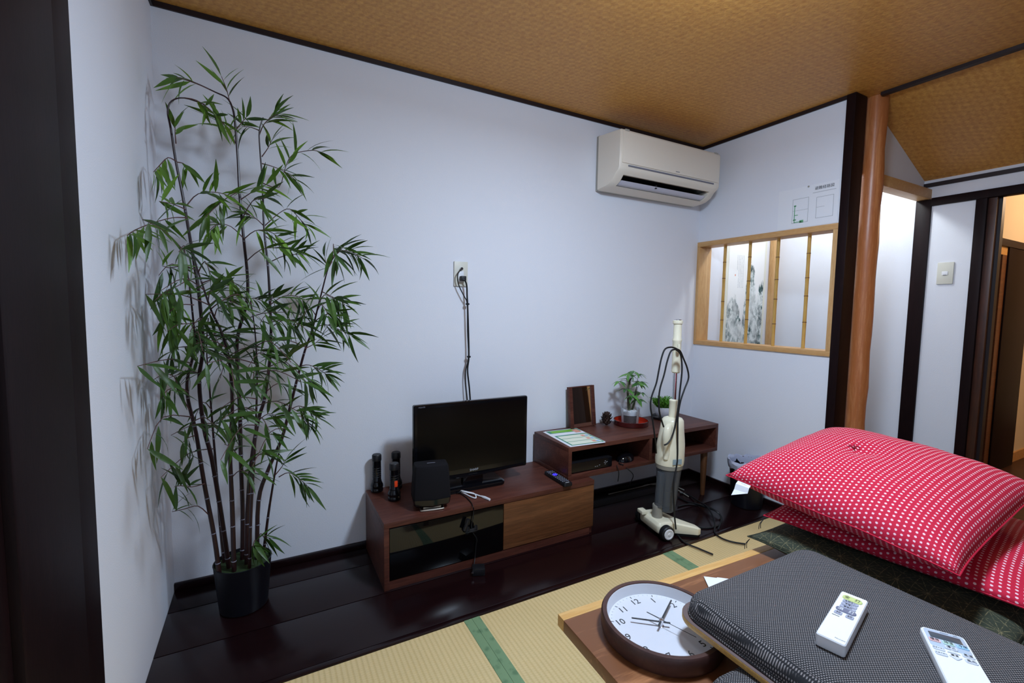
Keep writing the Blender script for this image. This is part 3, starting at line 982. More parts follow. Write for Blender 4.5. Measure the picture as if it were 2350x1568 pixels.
obj('mirror_glass', B((-mw / 2 + 0.022, -0.003, 0.006), (mw / 2 - 0.022, 0.0, mh - 0.005)), M['mirror'], t, local=True, smooth=0)

# ------------------------------------------------------------------ pine cone
t = thing('pine_cone', 'open brown pine cone between the mirror and the red tray', 'pine cone', (2.045, -0.075, UZ))
t.scale = (1.15, 1.15, 1.15)
obj('core', MB().lathe([(0.006, 0.002), (0.016, 0.012), (0.017, 0.028), (0.010, 0.048), (0.003, 0.056)], (0, 0, 0), 10), M['cone'], t, local=True)
me = None
for k in range(46):
    a, z = k * 2.39996, 0.005 + 0.050 * k / 46
    rr = 0.034 * math.sin(PI * (0.22 + 0.70 * k / 46)) + 0.004
    m = Matrix.Rotation(a, 4, 'Z') @ Matrix.Translation((0.004, 0, z)) @ Matrix.Rotation(-0.35 - 0.8 * k / 46, 4, 'Y') @ Matrix.Diagonal((rr / 0.03, 0.9, 1, 1))
    if me is None:
        mb = MB().add([(0, -0.003, 0), (0, 0.003, 0), (0.022, 0.007, 0.001), (0.030, 0.0, 0.004), (0.022, -0.007, 0.001), (0.014, 0, -0.003)], [(0, 1, 2, 3, 4), (0, 5, 1), (1, 5, 2), (2, 5, 3), (3, 5, 4), (4, 5, 0)])
        s = obj('scale', mb, M['cone'], t, local=True)
        me = s.data
        s.matrix_local = m
    else:
        child('scale', me, m, t)

# ------------------------------------------------------------------ trays and little plants
def tray(label, x, y, r, h, mo, mi, name='tray'):
    t = thing(name, label, 'tray', (x, y, UZ))
    obj('outside', MB().lathe([(r - 0.006, 0.0004), (r - 0.001, 0.003), (r, h), (r - 0.003, h + 0.001), (r - 0.004, h - 0.001)], (0, 0, 0), 40, caps=False).lathe([(0.001, 0.0004), (r - 0.006, 0.0004)], (0, 0, 0), 40, caps=False), mo, t, local=True)
    obj('inside', MB().lathe([(r - 0.0035, h - 0.001), (r - 0.006, 0.0050), (r - 0.012, 0.0042), (0.001, 0.0042)], (0, 0, 0), 40, caps=False), mi, t, local=True)
    return t


RX, RY, BX, BY = 2.188, -0.120, 2.485, -0.100
tray('round red lacquer tray under the leafy potted plant', RX, RY, 0.100, 0.028, M['lacquerdark'], M['lacquer'], 'round_tray')
tray('round black tray under the small grass pot', BX, BY, 0.082, 0.014, M['blacktray'], M['blacktray'], 'round_tray')

t = thing('potted_plant', 'leafy plant with two stems in a glass of soil and white gravel', 'plant', (RX + 0.004, RY + 0.012, UZ + 0.0044))
t.scale = (1.22, 1.22, 1.06)
g = obj('glass_pot', MB().lathe([(0.034, 0.0004), (0.040, 0.002), (0.0445, 0.086), (0.0430, 0.086), (0.0385, 0.006), (0.001, 0.005)], (0, 0, 0), 32), M['glass'], t, local=True)
obj('soil', MB().lathe([(0.030, 0.0065), (0.0380, 0.008), (0.0405, 0.048), (0.03, 0.051), (0.001, 0.052)], (0, 0, 0), 28), M['soil'], t, local=True)
mb = MB().lathe([(0.0400, 0.049), (0.0414, 0.066), (0.030, 0.071), (0.001, 0.072)], (0, 0, 0), 28)
for k in range(60):
    a, r = R_.uniform(0, 2 * PI), 0.039 * math.sqrt(R_.random())
    mb.lathe([(0.001, -0.003), (0.0035, 0), (0.001, 0.003)], (r * math.cos(a), r * math.sin(a), 0.071), 5)
gv = obj('gravel', mb, M['pebble'], t, local=True)
gv['kind'] = 'stuff'
stems = [[(-0.006, 0, 0.068), (-0.012, -0.002, 0.10), (-0.016, 0, 0.14), (-0.02, 0.0, 0.18), (-0.012, 0.0, 0.225), (0.004, 0.0, 0.255)], [(0.010, 0.002, 0.068), (0.018, 0, 0.09), (0.026, 0.0, 0.12), (0.030, 0.002, 0.16), (0.036, 0, 0.20)]]
obj('stem', MB().tube(stems[0], [0.0085, 0.0075, 0.006, 0.005, 0.004, 0.002], 8, 4), M['trunk'], t, local=True)
obj('stem', MB().tube(stems[1], [0.0055, 0.005, 0.0045, 0.0035, 0.002], 8, 4), M['trunk'], t, local=True)


def leaf_mesh(name, l, w, fold, droop, mtl, n=5):
    mb = MB()
    rows = []
    for k in range(n + 1):
        u = k / n
        hw = w / 2 * (math.sin(PI * min(1, u * 0.97 + 0.03) ** 0.8)) if 0 < k < n else 0.0004
        x, z = l * u, -droop * l * u * u
        rows.append([Vector((x, -hw, z + hw * fold)), Vector((x, 0, z)), Vector((x, hw, z + hw * fold))])
    for k in range(n):
        b0 = len(mb.v)
        mb.add(rows[k] + rows[k + 1], [(0, 1, 4, 3), (1, 2, 5, 4)])
    o = obj(name, mb, mtl, None, smooth=60)
    me = o.data
    bpy.data.objects.remove(o)
    return me


def aim(p, d, roll=0.0, s=1.0, up=Vector((0, 0, 1))):
    d = Vector(d).normalized()
    y = up.cross(d)
    if y.length < 1e-3:
        y = Vector((0, 1, 0))
    y.normalize()
    z = d.cross(y)
    m = Matrix(((d.x, y.x, z.x, 0), (d.y, y.y, z.y, 0), (d.z, y.z, z.z, 0), (0, 0, 0, 1)))
    return Matrix.Translation(p) @ m @ Matrix.Rotation(roll, 4, 'X') @ Matrix.Diagonal((s, s, s, 1))


lm = [leaf_mesh('leaf', 0.055, 0.020, 0.25, 0.35, M['leaf2']), leaf_mesh('leaf', 0.047, 0.018, 0.3, 0.6, M['leaf2'])]
tops = [((-0.075, 0.0, 0.235), 5), ((-0.055, -0.03, 0.20), 6), ((-0.03, -0.02, 0.275), 6), ((0.008, 0.0, 0.285), 7), ((0.035, -0.01, 0.27), 6), ((0.055, 0.0, 0.225), 6), ((0.01, -0.04, 0.225), 7), ((-0.02, -0.03, 0.16), 6), ((0.052, -0.01, 0.165), 6), ((0.0, 0.03, 0.24), 5), ((0.02, -0.03, 0.135), 5)]
for c, n in tops:
    c = Vector(c)
    s0 = Vector(stems[0][4]) if c.x < 0.02 and c.z > 0.18 else Vector(stems[1][2]) if c.x > 0.01 else Vector(stems[0][2])
    obj('leaf_stalk', MB().tube([s0, (s0 + c) / 2 + Vector((0, 0, 0.012)), c], 0.0011, 5, 3), M['trunk'], t, local=True)
    a0 = R_.uniform(0, 6)
    for k in range(n):
        a = a0 + 2 * PI * k / n
        child('leaf', R_.choice(lm), aim(c, (math.cos(a), math.sin(a), R_.uniform(-0.35, 0.25)), R_.uniform(-0.4, 0.4), R_.uniform(0.75, 1.1)), t)

t = thing('grass_pot', 'small round white pot of bright green grass on the black tray', 'plant', (BX - 0.012, BY + 0.004, UZ + 0.0046))
t.scale = (1.25, 1.25, 1.35)
obj('bowl', MB().lathe([(0.018, 0.0), (0.030, 0.008), (0.0385, 0.026), (0.0385, 0.038), (0.034, 0.050), (0.031, 0.050), (0.035, 0.036), (0.001, 0.034)], (0, 0, 0), 28), M['bowl'], t, local=True)
obj('soil', MB().lathe([(0.033, 0.044), (0.001, 0.046)], (0, 0, 0), 20), M['moss'], t, local=True)
mb = MB()
for k in range(520):
    a, r = R_.uniform(0, 2 * PI), 0.030 * math.sqrt(R_.random())
    p = Vector((r * math.cos(a), r * math.sin(a), 0.045))
    d = Vector((math.cos(a) * r * 26 + R_.uniform(-.35, .35), math.sin(a) * r * 26 + R_.uniform(-.35, .35), 1.0)).normalized()
    h = R_.uniform(0.022, 0.058)
    s = d.cross(Vector((R_.uniform(-1, 1), R_.uniform(-1, 1), 0.2))).normalized() * 0.0017
    e = p + d * h
    mb.add([p - s * .5, p + s * .5, p + d * h * .6 + s, e, p + d * h * .6 - s], [(0, 1, 2, 3, 4)])
    for q in range(2):
        b0 = p + d * h * R_.uniform(0.4, 0.9)
        dd = (d + Vector((R_.uniform(-1, 1), R_.uniform(-1, 1), 0.2))).normalized()
        mb.add([b0, b0 + dd * 0.007 + s * 1.6, b0 + dd * 0.013, b0 + dd * 0.007 - s * 1.6], [(0, 1, 2, 3)])
g = obj('grass_blades', mb, M['grass'], t, local=True, smooth=0)
g['kind'] = 'stuff'

# ------------------------------------------------------------------ set-top box and black dome on the shelf
t = thing('set_top_box', 'flat black set-top box inside the left shelf compartment', 'set-top box', (1.76, -0.20, z0 + 0.022))
zz = z0 + 0.0225
obj('case', B((1.624, -0.315, zz + 0.003), (1.882, -0.12, zz + 0.052)), M['black'], t, bevel=0.002)
obj('front_panel', B((1.626, -0.318, zz + 0.004), (1.880, -0.315, zz + 0.051)), M['blackgloss'], t)
mb = MB()
for k, (x, z) in enumerate(((1.770, .016), (1.782, .016), (1.796, .020), (1.828, .028), (1.838, .028), (1.833, .036), (1.833, .020), (1.845, .030))):
    mb.box((x, -0.3188, zz + z), (x + 0.006, -0.318, zz + z + 0.002))
obj('key_marks', mb, M['paleink'], t)
for x in (1.64, 1.866):
    obj('foot', MB().lathe([(0.008, 0), (0.008, 0.0035)], (x, -0.29, zz), 12), M['rubber'], t)
c = Vector((2.020, -0.262, zz))
t = thing('mouse', 'glossy black dome shaped mouse lying beside the set-top box', 'mouse', tuple(c), 0.4)
t.scale = (1.2, 1.3, 1.4)
rings = []
for k in range(7):
    u = k / 6
    s = math.cos(u * PI / 2 * 0.98)
    rings.append([Vector((0.056 * s * math.cos(a), 0.034 * s * math.sin(a), 0.0004 + 0.030 * math.sin(u * PI / 2))) for a in [2 * PI * i / 24 for i in range(24)]])
obj('shell', MB().loft(rings), M['blackgloss'], t, local=True)
obj('tail_cord', MB().tube([(-0.05, 0, 0.008), (-0.08, -0.01, 0.004), (-0.085, -0.03, 0.003)], 0.002, 6, 4), M['rubber'], t, local=True)
# leads dropping behind the cabinet
t = thing('hanging_leads', 'two thin black leads dangling under the shelf unit', 'cable', (1.95, -0.30, 0.02))
for pts in (((1415, 1068, -.337), (1420, 1085, -.342), (1418, 1105, -.30)), ((1437, 1074, -.337), (1453, 1090, -.342), (1447, 1108, -.30), (1446, 1112, -.24))):
    obj('lead', MB().tube([at(a, b, 1, c) for a, b, c in pts], 0.0022, 6, 5), M['rubber'], t)
t = thing('floor_leads', 'grey leads running along the floor below the shelf unit', 'cable', (2.1, -0.10, 0.0))
for pts in (((1375, 1123), (1400, 1119), (1430, 1113), (1460, 1106), (1490, 1105), (1530, 1109), (1570, 1125)), ((1390, 1121), (1420, 1119), (1455, 1110), (1490, 1111), (1540, 1118), (1580, 1140))):
    q = [at(a, b, 2, 0.004) for a, b in pts]
    q = [Vector((p.x, min(p.y, -0.05), p.z)) for p in q]
    obj('lead', MB().tube(q, 0.0032, 6, 5), M['greyplastic'], t)

# ------------------------------------------------------------------ stick vacuum cleaner
VX, VY = 2.022, -0.488
t = thing('vacuum_cleaner', 'old cream upright vacuum cleaner with a smoky dust cup and looped black cord', 'vacuum cleaner', (VX, VY, 0), -0.19)
for s in (-1, 1):
    m = Matrix.Translation((-0.005, s * 0.104, 0.0355)) @ Matrix.Rotation(-s * PI / 2, 4, 'X')
    w = obj('wheel', MB().lathe([(0.029, -0.017), (0.035, -0.013), (0.035, 0.010), (0.031, 0.015)], (0, 0, 0), 28, m), M['rubber'], t, local=True)
    h = obj('hub_cap', MB().lathe([(0.026, 0.012), (0.025, 0.0185), (0.019, 0.0195), (0.018, 0.018), (0.007, 0.018), (0.006, 0.020), (0.001, 0.020)], (0, 0, 0), 24, m), M['white'], w, local=True)
mb = MB()
rslab(mb, 0.085, 0.17, 0.02, [(0.006, 0.020), (0, 0.030), (0, 0.058), (0.010, 0.072)], 5, Matrix.Translation((0.005, 0, 0)))
obj('axle_housing', mb, M['cream'], t, local=True, bevel=0.003)
poly = [(0.03, -0.070), (0.065, -0.085), (0.155, -0.130), (0.174, -0.124), (0.174, -0.096), (0.108, -0.012), (0.085, 0.050), (0.03, 0.062)]
mb = MB().loft([[Vector((x, y, 0.014)) for x, y in poly], [Vector((x, y, 0.064 - 0.155 * max(0, x - 0.03))) for x, y in poly], [Vector((0.02 + (x - 0.02) * 0.94, y * 0.9, 0.070 - 0.155 * max(0, x - 0.03))) for x, y in poly]])
obj('floor_nozzle', mb, M['cream'], t, local=True, bevel=0.002)
mb = MB().loft([[Vector((x * 0.97 + 0.004, y * 0.97, z)) for x, y in poly[1:-1]] for z in (0.0015, 0.0145)])
obj('nozzle_sole', mb, M['rubber'], t, local=True)
obj('pedal', MB().box((-0.055, 0.03, 0.070), (-0.022, 0.075, 0.088)), M['cream'], t, local=True, bevel=0.004)
obj('swivel_tube', MB().lathe([(0.024, 0.050), (0.026, 0.075), (0.023, 0.110), (0.025, 0.130), (0.023, 0.135)], (0.008, -0.005, 0), 20), M['greyplastic'], t, local=True)
cx = lambda z: 0.060 + 0.045 * (z - 0.1)
ell = lambda z, a, b, n=32: [Vector((cx(z) + a * math.cos(2 * PI * i / n), b * math.sin(2 * PI * i / n), z)) for i in range(n)]
obj('suction_tube', MB().tube([(0.010, -0.012, 0.125), (0.014, -0.012, 0.21), (0.022, -0.012, 0.30)], [0.021, 0.022, 0.022], 14, 4), M['smoke'], t, local=True)
obj('dust_cup', MB().loft([ell(0.098, 0.036, 0.040), ell(0.105, 0.044, 0.046), ell(0.22, 0.052, 0.054), ell(0.318, 0.062, 0.060), ell(0.316, 0.058, 0.056), ell(0.22, 0.048, 0.050), ell(0.110, 0.040, 0.042)]), M['smoke'], t, local=True)
f = obj('filter', MB().loft([ell(0.125, 0.026, 0.028), ell(0.20, 0.030, 0.032), ell(0.205, 0.024, 0.026), ell(0.222, 0.024, 0.026), ell(0.226, 0.032, 0.034), ell(0.312, 0.036, 0.038)]), M['grey2'], t, local=True)
obj('collar', MB().loft([ell(0.318, 0.066, 0.063), ell(0.336, 0.068, 0.065), ell(0.338, 0.066, 0.063)]), M['greyplastic'], t, local=True)
bd = obj('motor_body', MB().loft([ell(0.338, 0.069, 0.066), ell(0.360, 0.071, 0.068), ell(0.44, 0.068, 0.064), ell(0.52, 0.058, 0.054), ell(0.555, 0.054, 0.050), ell(0.566, 0.046, 0.042), ell(0.572, 0.030, 0.028)]), M['cream'], t, local=True)
# moulded grip standing off the near left side of the body
gd = Vector((-0.80, -0.60, 0)).normalized()
gp = lambda z, k: Vector((cx(z), 0, z)) + gd * k
obj('carry_grip', MB().tube([gp(0.535, 0.045), gp(0.525, 0.072), gp(0.490, 0.078), gp(0.455, 0.074), gp(0.425, 0.066), gp(0.400, 0.060), gp(0.372, 0.066)], [0.016, 0.020, 0.021, 0.019, 0.016, 0.018, 0.012], 12, 4), M['cream'], bd, local=True)
sd = Vector((0.02, -1, 0)).normalized()
sp = Vector((cx(0.365), 0, 0.365)) + sd * 0.066
m = Matrix.Translation(sp + Vector((-0.006, 0, 0))) @ Matrix.Rotation(-0.06, 4, 'Z')
st_ = obj('rating_sticker', MB().box((-0.026, -0.0035, -0.013), (0.022, -0.0015, 0.013), m), M['stickerblue'], bd, local=True, smooth=0)
tz = Vector((0.075, 0, 0))
obj('neck', MB().lathe([(0.021, 0.560), (0.020, 0.600), (0.0195, 0.645), (0.021, 0.648), (0.021, 0.656), (0.014, 0.660)], tz + Vector((0.006, 0, 0)), 18), M['cream'], t, local=True)
obj('chrome_pole', MB().lathe([(0.0105, 0.655), (0.0105, 0.800)], tz + Vector((0.009, 0, 0)), 16), M['chrome'], t, local=True)
obj('handle', MB().lathe([(0.016, 0.792), (0.0215, 0.798), (0.0205, 0.850), (0.0205, 0.945), (0.0225, 0.950), (0.0225, 0.958), (0.0195, 0.963), (0.0190, 1.032), (0.0235, 1.036), (0.0235, 1.048), (0.020, 1.052), (0.001, 1.052)], tz + Vector((0.012, 0, 0)), 20), M['cream'], t, local=True)
obj('end_cap', MB().lathe([(0.0185, 1.0515), (0.018, 1.0555), (0.001, 1.057)], tz + Vector((0.012, 0, 0)), 18), M['chrome'], t, local=True)
hk = tz + Vector((0.012, 0, 0)) + Vector((-0.45, -0.89, 0)) * 0.020
obj('cord_hook', MB().tube([hk + Vector((0, 0, 0.905)), hk + Vector((-0.010, -0.020, 0.905)), hk + Vector((-0.013, -0.026, 0.922)), hk + Vector((-0.013, -0.026, 0.938))], [0.009, 0.008, 0.007, 0.006], 8, 4), M['cream'], t, local=True)
cy_ = VY - 0.080
K = lambda pts: [at(a, b, 1, cy_ + (c[0] if c else 0)) for a, b, *c in pts]
for pts in ([(1552, 800), (1540, 797), (1526, 802), (1518, 822), (1512, 850), (1506, 880), (1495, 912), (1493, 935), (1497, 960), (1503, 1005), (1506, 1040, .03)],
            [(1552, 802), (1540, 806), (1531, 830), (1524, 860), (1514, 895), (1512, 925), (1514, 950), (1523, 980, .01)],
            [(1552, 801), (1561, 806), (1568, 822), (1577, 845), (1580, 868), (1571, 893), (1562, 920), (1556, 955), (1555, 1000), (1554, 1060), (1546, 1110, -.01), (1547, 1170, -.02), (1551, 1215, -.03)],
            [(1552, 803), (1562, 815), (1565, 850), (1560, 900), (1557, 930), (1550, 975), (1541, 1005), (1532, 1018), (1524, 1022, .01)]):
    obj('cord', MB().tube(K(pts), 0.0040, 7, 6), M['rubber'], t)
G = lambda pts: [at(a, b, 2, 0.0048 + (c[0] if c else 0)) for a, b, *c in pts]
for pts in ([(1551, 1212), (1556, 1229), (1572, 1246), (1600, 1258), (1636, 1273)],
            [(1560, 1131), (1580, 1136), (1602, 1150, .01), (1622, 1163, .018), (1636, 1185, .02), (1641, 1205, .01), (1640, 1222), (1655, 1235), (1680, 1244), (1710, 1249)],
            [(1556, 1141), (1578, 1152), (1600, 1157, .008), (1628, 1165, .012), (1650, 1178, .012), (1655, 1195), (1648, 1215)],
            [(1556, 1163), (1580, 1158), (1605, 1161), (1640, 1172, .02), (1656, 1188), (1650, 1205), (1625, 1212), (1600, 1209), (1575, 1196), (1540, 1187)]):
    obj('cord', MB().tube(G(pts), 0.0040, 7, 6), M['rubber'], t)

# ------------------------------------------------------------------ waste bin with bag
t = thing('waste_bin', 'black round waste bin lined with a white plastic bag by the wall', 'bin', (2.722, -0.505, 0))
obj('bucket', MB().lathe([(0.074, 0.0006), (0.080, 0.003), (0.098, 0.245), (0.101, 0.250), (0.096, 0.250), (0.078, 0.008), (0.001, 0.006)], (0, 0, 0), 36), M['pot'], t, local=True)
rings = []
n = 44
for j, (r, z, wb) in enumerate(((0.088, 0.13, .003), (0.093, 0.20, .004), (0.094, 0.245, .003), (0.100, 0.262, .006), (0.108, 0.258, .008), (0.110, 0.238, .009), (0.104, 0.214, .007))):
    ring = []
    for i in range(n):
        a = 2 * PI * i / n
        k = noise.noise(Vector((math.cos(a) * 3.2, math.sin(a) * 3.2, j * 0.5))) + 0.5 * noise.noise(Vector((math.cos(a) * 9, math.sin(a) * 9, j * 0.8)))
        ring.append(Vector(((r + wb * k) * math.cos(a), (r + wb * k) * math.sin(a), z + 0.016 * k * (1 if j > 2 else 0.4))))
    rings.append(ring)
obj('bag', MB().loft(rings, False), M['bag'], t, local=True, smooth=50)

# ------------------------------------------------------------------ air conditioner
AX0, AX1 = 1.972, 2.752
t = thing('air_conditioner', 'off white wall mounted air conditioner with an open outlet', 'air conditioner', ((AX0 + AX1) / 2, 0, 1.755))
prof = [(-0.024, 1.7604), (-0.092, 1.7648), (-0.140, 1.7746), (-0.186, 1.8047), (-0.203, 1.8348), (-0.206, 1.9179), (-0.206, 2.0312), (-0.196, 2.0401), (-0.024, 2.0560)]
# body with the outlet cut as a slot through the curved lower front
lo = [(-0.024, 1.7604), (-0.092, 1.7648), (-0.118, 1.7701)]
hi = [(-0.176, 1.8162), (-0.196, 1.8294), (-0.204, 1.8454), (-0.206, 1.9179), (-0.206, 2.0277), (-0.198, 2.0383), (-0.024, 2.0560)]
full = lo + [(-0.150, 1.7870)] + hi
R3 = lambda x, p: [Vector((x, y, z)) for y, z in p]
ins = [(y * 0.97 - 0.0008, z + (0.004 if z < 1.8737 else -0.004)) for y, z in full]
obj('end_housing', MB().loft([R3(AX0 - 0.002, ins), R3(AX0 + 0.006, full), R3(AX0 + 0.05, full)]), M['acwhite'], t, smooth=40)
obj('end_housing', MB().loft([R3(AX1 - 0.05, full), R3(AX1 - 0.006, full), R3(AX1 + 0.002, ins)]), M['acwhite'], t, smooth=40)
inner = [(-0.05, 1.7808), (-0.09, 1.7940), (-0.10, 1.8294)]
cs = lo + [(-0.100, 1.7781), (-0.075, 1.7940), (-0.080, 1.8206), (-0.150, 1.8224)] + hi
obj('body_shell', MB().loft([R3(AX0 + 0.05, cs), R3(AX1 - 0.05, cs)], False), M['acwhite'], t, smooth=40)
obj('outlet_throat', MB().loft([R3(x, [(-0.100, 1.7786), (-0.0755, 1.7945), (-0.0805, 1.8201), (-0.150, 1.8219), (-0.150, 1.8197), (-0.084, 1.8179), (-0.079, 1.7949), (-0.102, 1.7799)]) for x in (AX0 + 0.051, AX1 - 0.051)]), M['black'], t)
obj('air_vane', MB().loft([R3(x, [(-0.112, 1.7752), (-0.130, 1.7800), (-0.150, 1.7925), (-0.152, 1.7945), (-0.148, 1.7950), (-0.126, 1.7826), (-0.108, 1.7779)]) for x in (AX0 + 0.058, AX1 - 0.058)]), M['acblue'], t, smooth=60)
obj('vane_clip', B((2.285, -0.148, 1.7860), (2.299, -0.128, 1.8060)), M['black'], t, bevel=0.002)
obj('front_panel', B((AX0 + 0.012, -0.2095, 1.8666), (AX1 - 0.012, -0.205, 2.0259)), M['acwhite'], t, bevel=0.0018)
obj('panel_groove', B((AX0 + 0.055, -0.2088, 1.8525), (AX1 - 0.055, -0.2045, 1.8595)), M['greyink'], t)
obj('back_plate', B((AX0 + 0.003, -0.026, 1.7604), (AX1 - 0.003, -0.001, 2.0578)), M['acgrey'], t, bevel=0.003)
obj('name_mark', B((2.375, -0.2100, 1.8763), (2.405, -0.2094, 1.8799)), M['greyink'], t)
s = obj('warning_label', B((AX0 - 0.0006, -0.110, 1.9224), (AX0 + 0.004, -0.085, 1.9710)), M['silk'], t)
obj('red_print', MB().box((AX0 - 0.0010, -0.104, 1.9374), (AX0, -0.091, 1.9516)).box((AX0 - 0.0010, -0.102, 1.9569), (AX0, -0.093, 1.9657)), M['pinkprint'], s)
for x in (AX0 + 0.03, AX1 - 0.05):
    obj('top_catch', B((x, -0.204, 2.0294), (x + 0.028, -0.188, 2.0418)), M['acgrey'], t, bevel=0.002)

# ------------------------------------------------------------------ wall socket with leads
t = thing('wall_socket', 'ivory wall socket plate with plugged in leads above the television', 'socket', (1.166, 0, 1.26))
obj('plate', B((1.131, -0.009, 1.201), (1.202, 0, 1.320)), M['plate'], t, bevel=0.003)
obj('aerial_jack', MB().lathe([(0.008, 0), (0.007, 0.012)], (0, 0, 0), 14, Matrix.Translation((1.166, -0.009, 1.285)) @ Matrix.Rotation(PI / 2, 4, 'X')), M['chrome'], t)
obj('outlet', B((1.153, -0.0105, 1.222), (1.180, -0.009, 1.274)), M['white'], t, bevel=0.001)
pl = obj('plug', MB().box((1.158, -0.036, 1.226), (1.184, -0.0105, 1.250)), M['rubber'], t, bevel=0.004)
cw = lambda pts: [at(a, b, 1, c) for a, b, c in pts]
obj('power_lead', MB().tube(cw([(1058, 640, -.030), (1066, 643, -.034), (1071, 655, -.030), (1072, 680, -.028), (1073, 698, -.028), (1075, 760, -.028), (1076, 819, -.028), (1073, 850, -.028), (1077, 890, -.028), (1080, 930, -.03)]), 0.0040, 7, 6), M['rubber'], t)
obj('aerial_lead', MB().tube(cw([(1058, 618, -.02), (1050, 632, -.030), (1053, 655, -.028), (1065, 680, -.028), (1072, 698, -.027), (1073, 760, -.024), (1075, 819, -.026), (1069, 850, -.026), (1069, 885, -.026), (1074, 930, -.03)]), 0.0028, 7, 6), M['rubber'], t)
for a, b in ((1073, 698), (1076, 819)):
    p = at(a, b, 1, -0.028)
    obj('tie', MB().lathe([(0.006, -0.005), (0.0095, -0.003), (0.0095, 0.003), (0.006, 0.005)], p, 10), M['rubber'], t)

# ------------------------------------------------------------------ evacuation plan sheet on the lattice wall
t = thing('notice_sheet', 'white floor plan notice pinned above the lattice window', 'notice', (XW, -0.67, 1.56))
sx = XW - 0.0016
obj('sheet', B((sx, -0.824, 1.549), (XW - 0.0002, -0.522, 1.760)), M['paper'], t, smooth=0)
SH = lambda y0, z0_, y1, z1_: ((sx - 0.0004, min(y0, y1), z0_), (sx, max(y0, y1), z1_))
T = lambda y, z: Matrix.Translation((sx - 0.0003, y, z)) @ Matrix.Rotation(-PI / 2, 4, 'Z') @ Matrix.Rotation(PI / 2, 4, 'X')
obj('title', text_mb('避難経路図', 0.0185, 0.0002, T(-0.755, 1.737)), M['ink'], t, smooth=0)
mb = MB().box(*SH(-0.70, 1.716, -0.81, 1.7185))
for y0, z0_, y1, z1_ in ((-.60, 1.575, -.602, 1.70), (-.68, 1.575, -.682, 1.70), (-.60, 1.70, -.682, 1.702), (-.60, 1.575, -.682, 1.577), (-.60, 1.64, -.682, 1.6415), (-.72, 1.585, -.722, 1.69), (-.80, 1.585, -.802, 1.69), (-.72, 1.69, -.802, 1.692), (-.72, 1.585, -.802, 1.587), (-.72, 1.64, -.76, 1.6415)):
    mb.box(*SH(y0, z0_, y1, z1_))
obj('plan_lines', mb, M['paleink'], t, smooth=0)
mb = MB()
for y0, z0_, y1, z1_ in ((-.610, 1.578, -.614, 1.668), (-.607, 1.663, -.619, 1.670), (-.610, 1.615, -.630, 1.619), (-.610, 1.578, -.650, 1.582), (-.640, 1.574, -.660, 1.588), (-.606, 1.590, -.622, 1.596)):
    mb.box(*SH(y0, z0_, y1, z1_))
obj('escape_route', mb, M['greenink'], t, smooth=0)
obj('pin', MB().lathe([(0.0045, 0), (0.004, 0.004), (0.001, 0.005)], (0, 0, 0), 10, Matrix.Translation((sx, -0.678, 1.755)) @ Matrix.Rotation(-PI / 2, 4, 'Y')), M['steel'], t)

# ------------------------------------------------------------------ hanging scroll in the alcove
t = thing('hanging_scroll', 'hanging scroll with an ink mountain landscape seen through the lattice', 'scroll', (3.337, -0.006, 1.2))
obj('backing', B((3.115, -0.010, 0.50), (3.560, -0.006, 2.02)), M['silk'], t, smooth=0)
obj('painting', B((3.140, -0.0115, 0.79), (3.535, -0.010, 1.60)), M['scroll'], t, smooth=0, local=False, uv=lambda co, n: (co.x + 3.337 - 3.140, co.z + 1.2 - 0.79))
for z in (0.50, 2.02):
    obj('roller', MB().tube([(3.09, -0.012, z), (3.585, -0.012, z)], 0.011, 10), M['walnut'], t)
mb = MB()
for c in range(5):
    for k in range(int(26 if c < 4 else 12)):
        w = R_.uniform(0.003, 0.006)
        mb.box((3.300 - c * 0.0165 - w, -0.0118, 1.485 - k * 0.0088), (3.300 - c * 0.0165, -0.0115, 1.4905 - k * 0.0088))
obj('brush_columns', mb, M['paleink'], t, smooth=0)
obj('seal', MB().box((3.207, -0.0118, 1.345), (3.218, -0.0115, 1.357)), M['pinkprint'], t)

# ------------------------------------------------------------------ light switch
t = thing('light_switch', 'square ivory light switch plate beside the dark door frame', 'switch', (W2, -0.985, 1.33))
obj('plate', B((W2 - 0.008, -1.020, 1.268), (W2, -0.950, 1.388)), M['plate'], t, bevel=0.003)
obj('rocker', B((W2 - 0.0105, -0.998, 1.318), (W2 - 0.008, -0.972, 1.338)), M['white'], t, bevel=0.001)
obj('indicator', B((W2 - 0.0108, -0.992, 1.3165), (W2 - 0.0085, -0.978, 1.3195)), M['greyink'], t)

# ------------------------------------------------------------------ low table
TZ = 0.360
p0 = at(1280, 1409, 2, TZ)
t = thing('low_table', 'low walnut table with a pale maple edge strip, piled with seats and cushions', 'table', (p0.x, p0.y, 0), -0.040)
TL, TD = 1.34, 0.74
obj('table_top', B((0.0, -TD, TZ - 0.030), (TL, -0.026, TZ)), M['tablewood'], t, local=True, bevel=0.002)
e = obj('edge_strip', B((0.0, -0.026, TZ - 0.030), (TL, 0.0, TZ)), M['maple'], t, local=True, bevel=0.002)
e['label'] = 'pale maple edge strip'
obj('apron', B((0.10, -TD + 0.08, TZ - 0.075), (TL - 0.10, -0.10, TZ - 0.030)), M['tablewood'], t, local=True)
for x in (0.09, TL - 0.13):
    for y in (-0.12, -TD + 0.09):
        obj('leg', B((x, y, -0.003), (x + 0.045, y + 0.045, TZ - 0.030)), M['tablewood'], t, local=True, bevel=0.004)

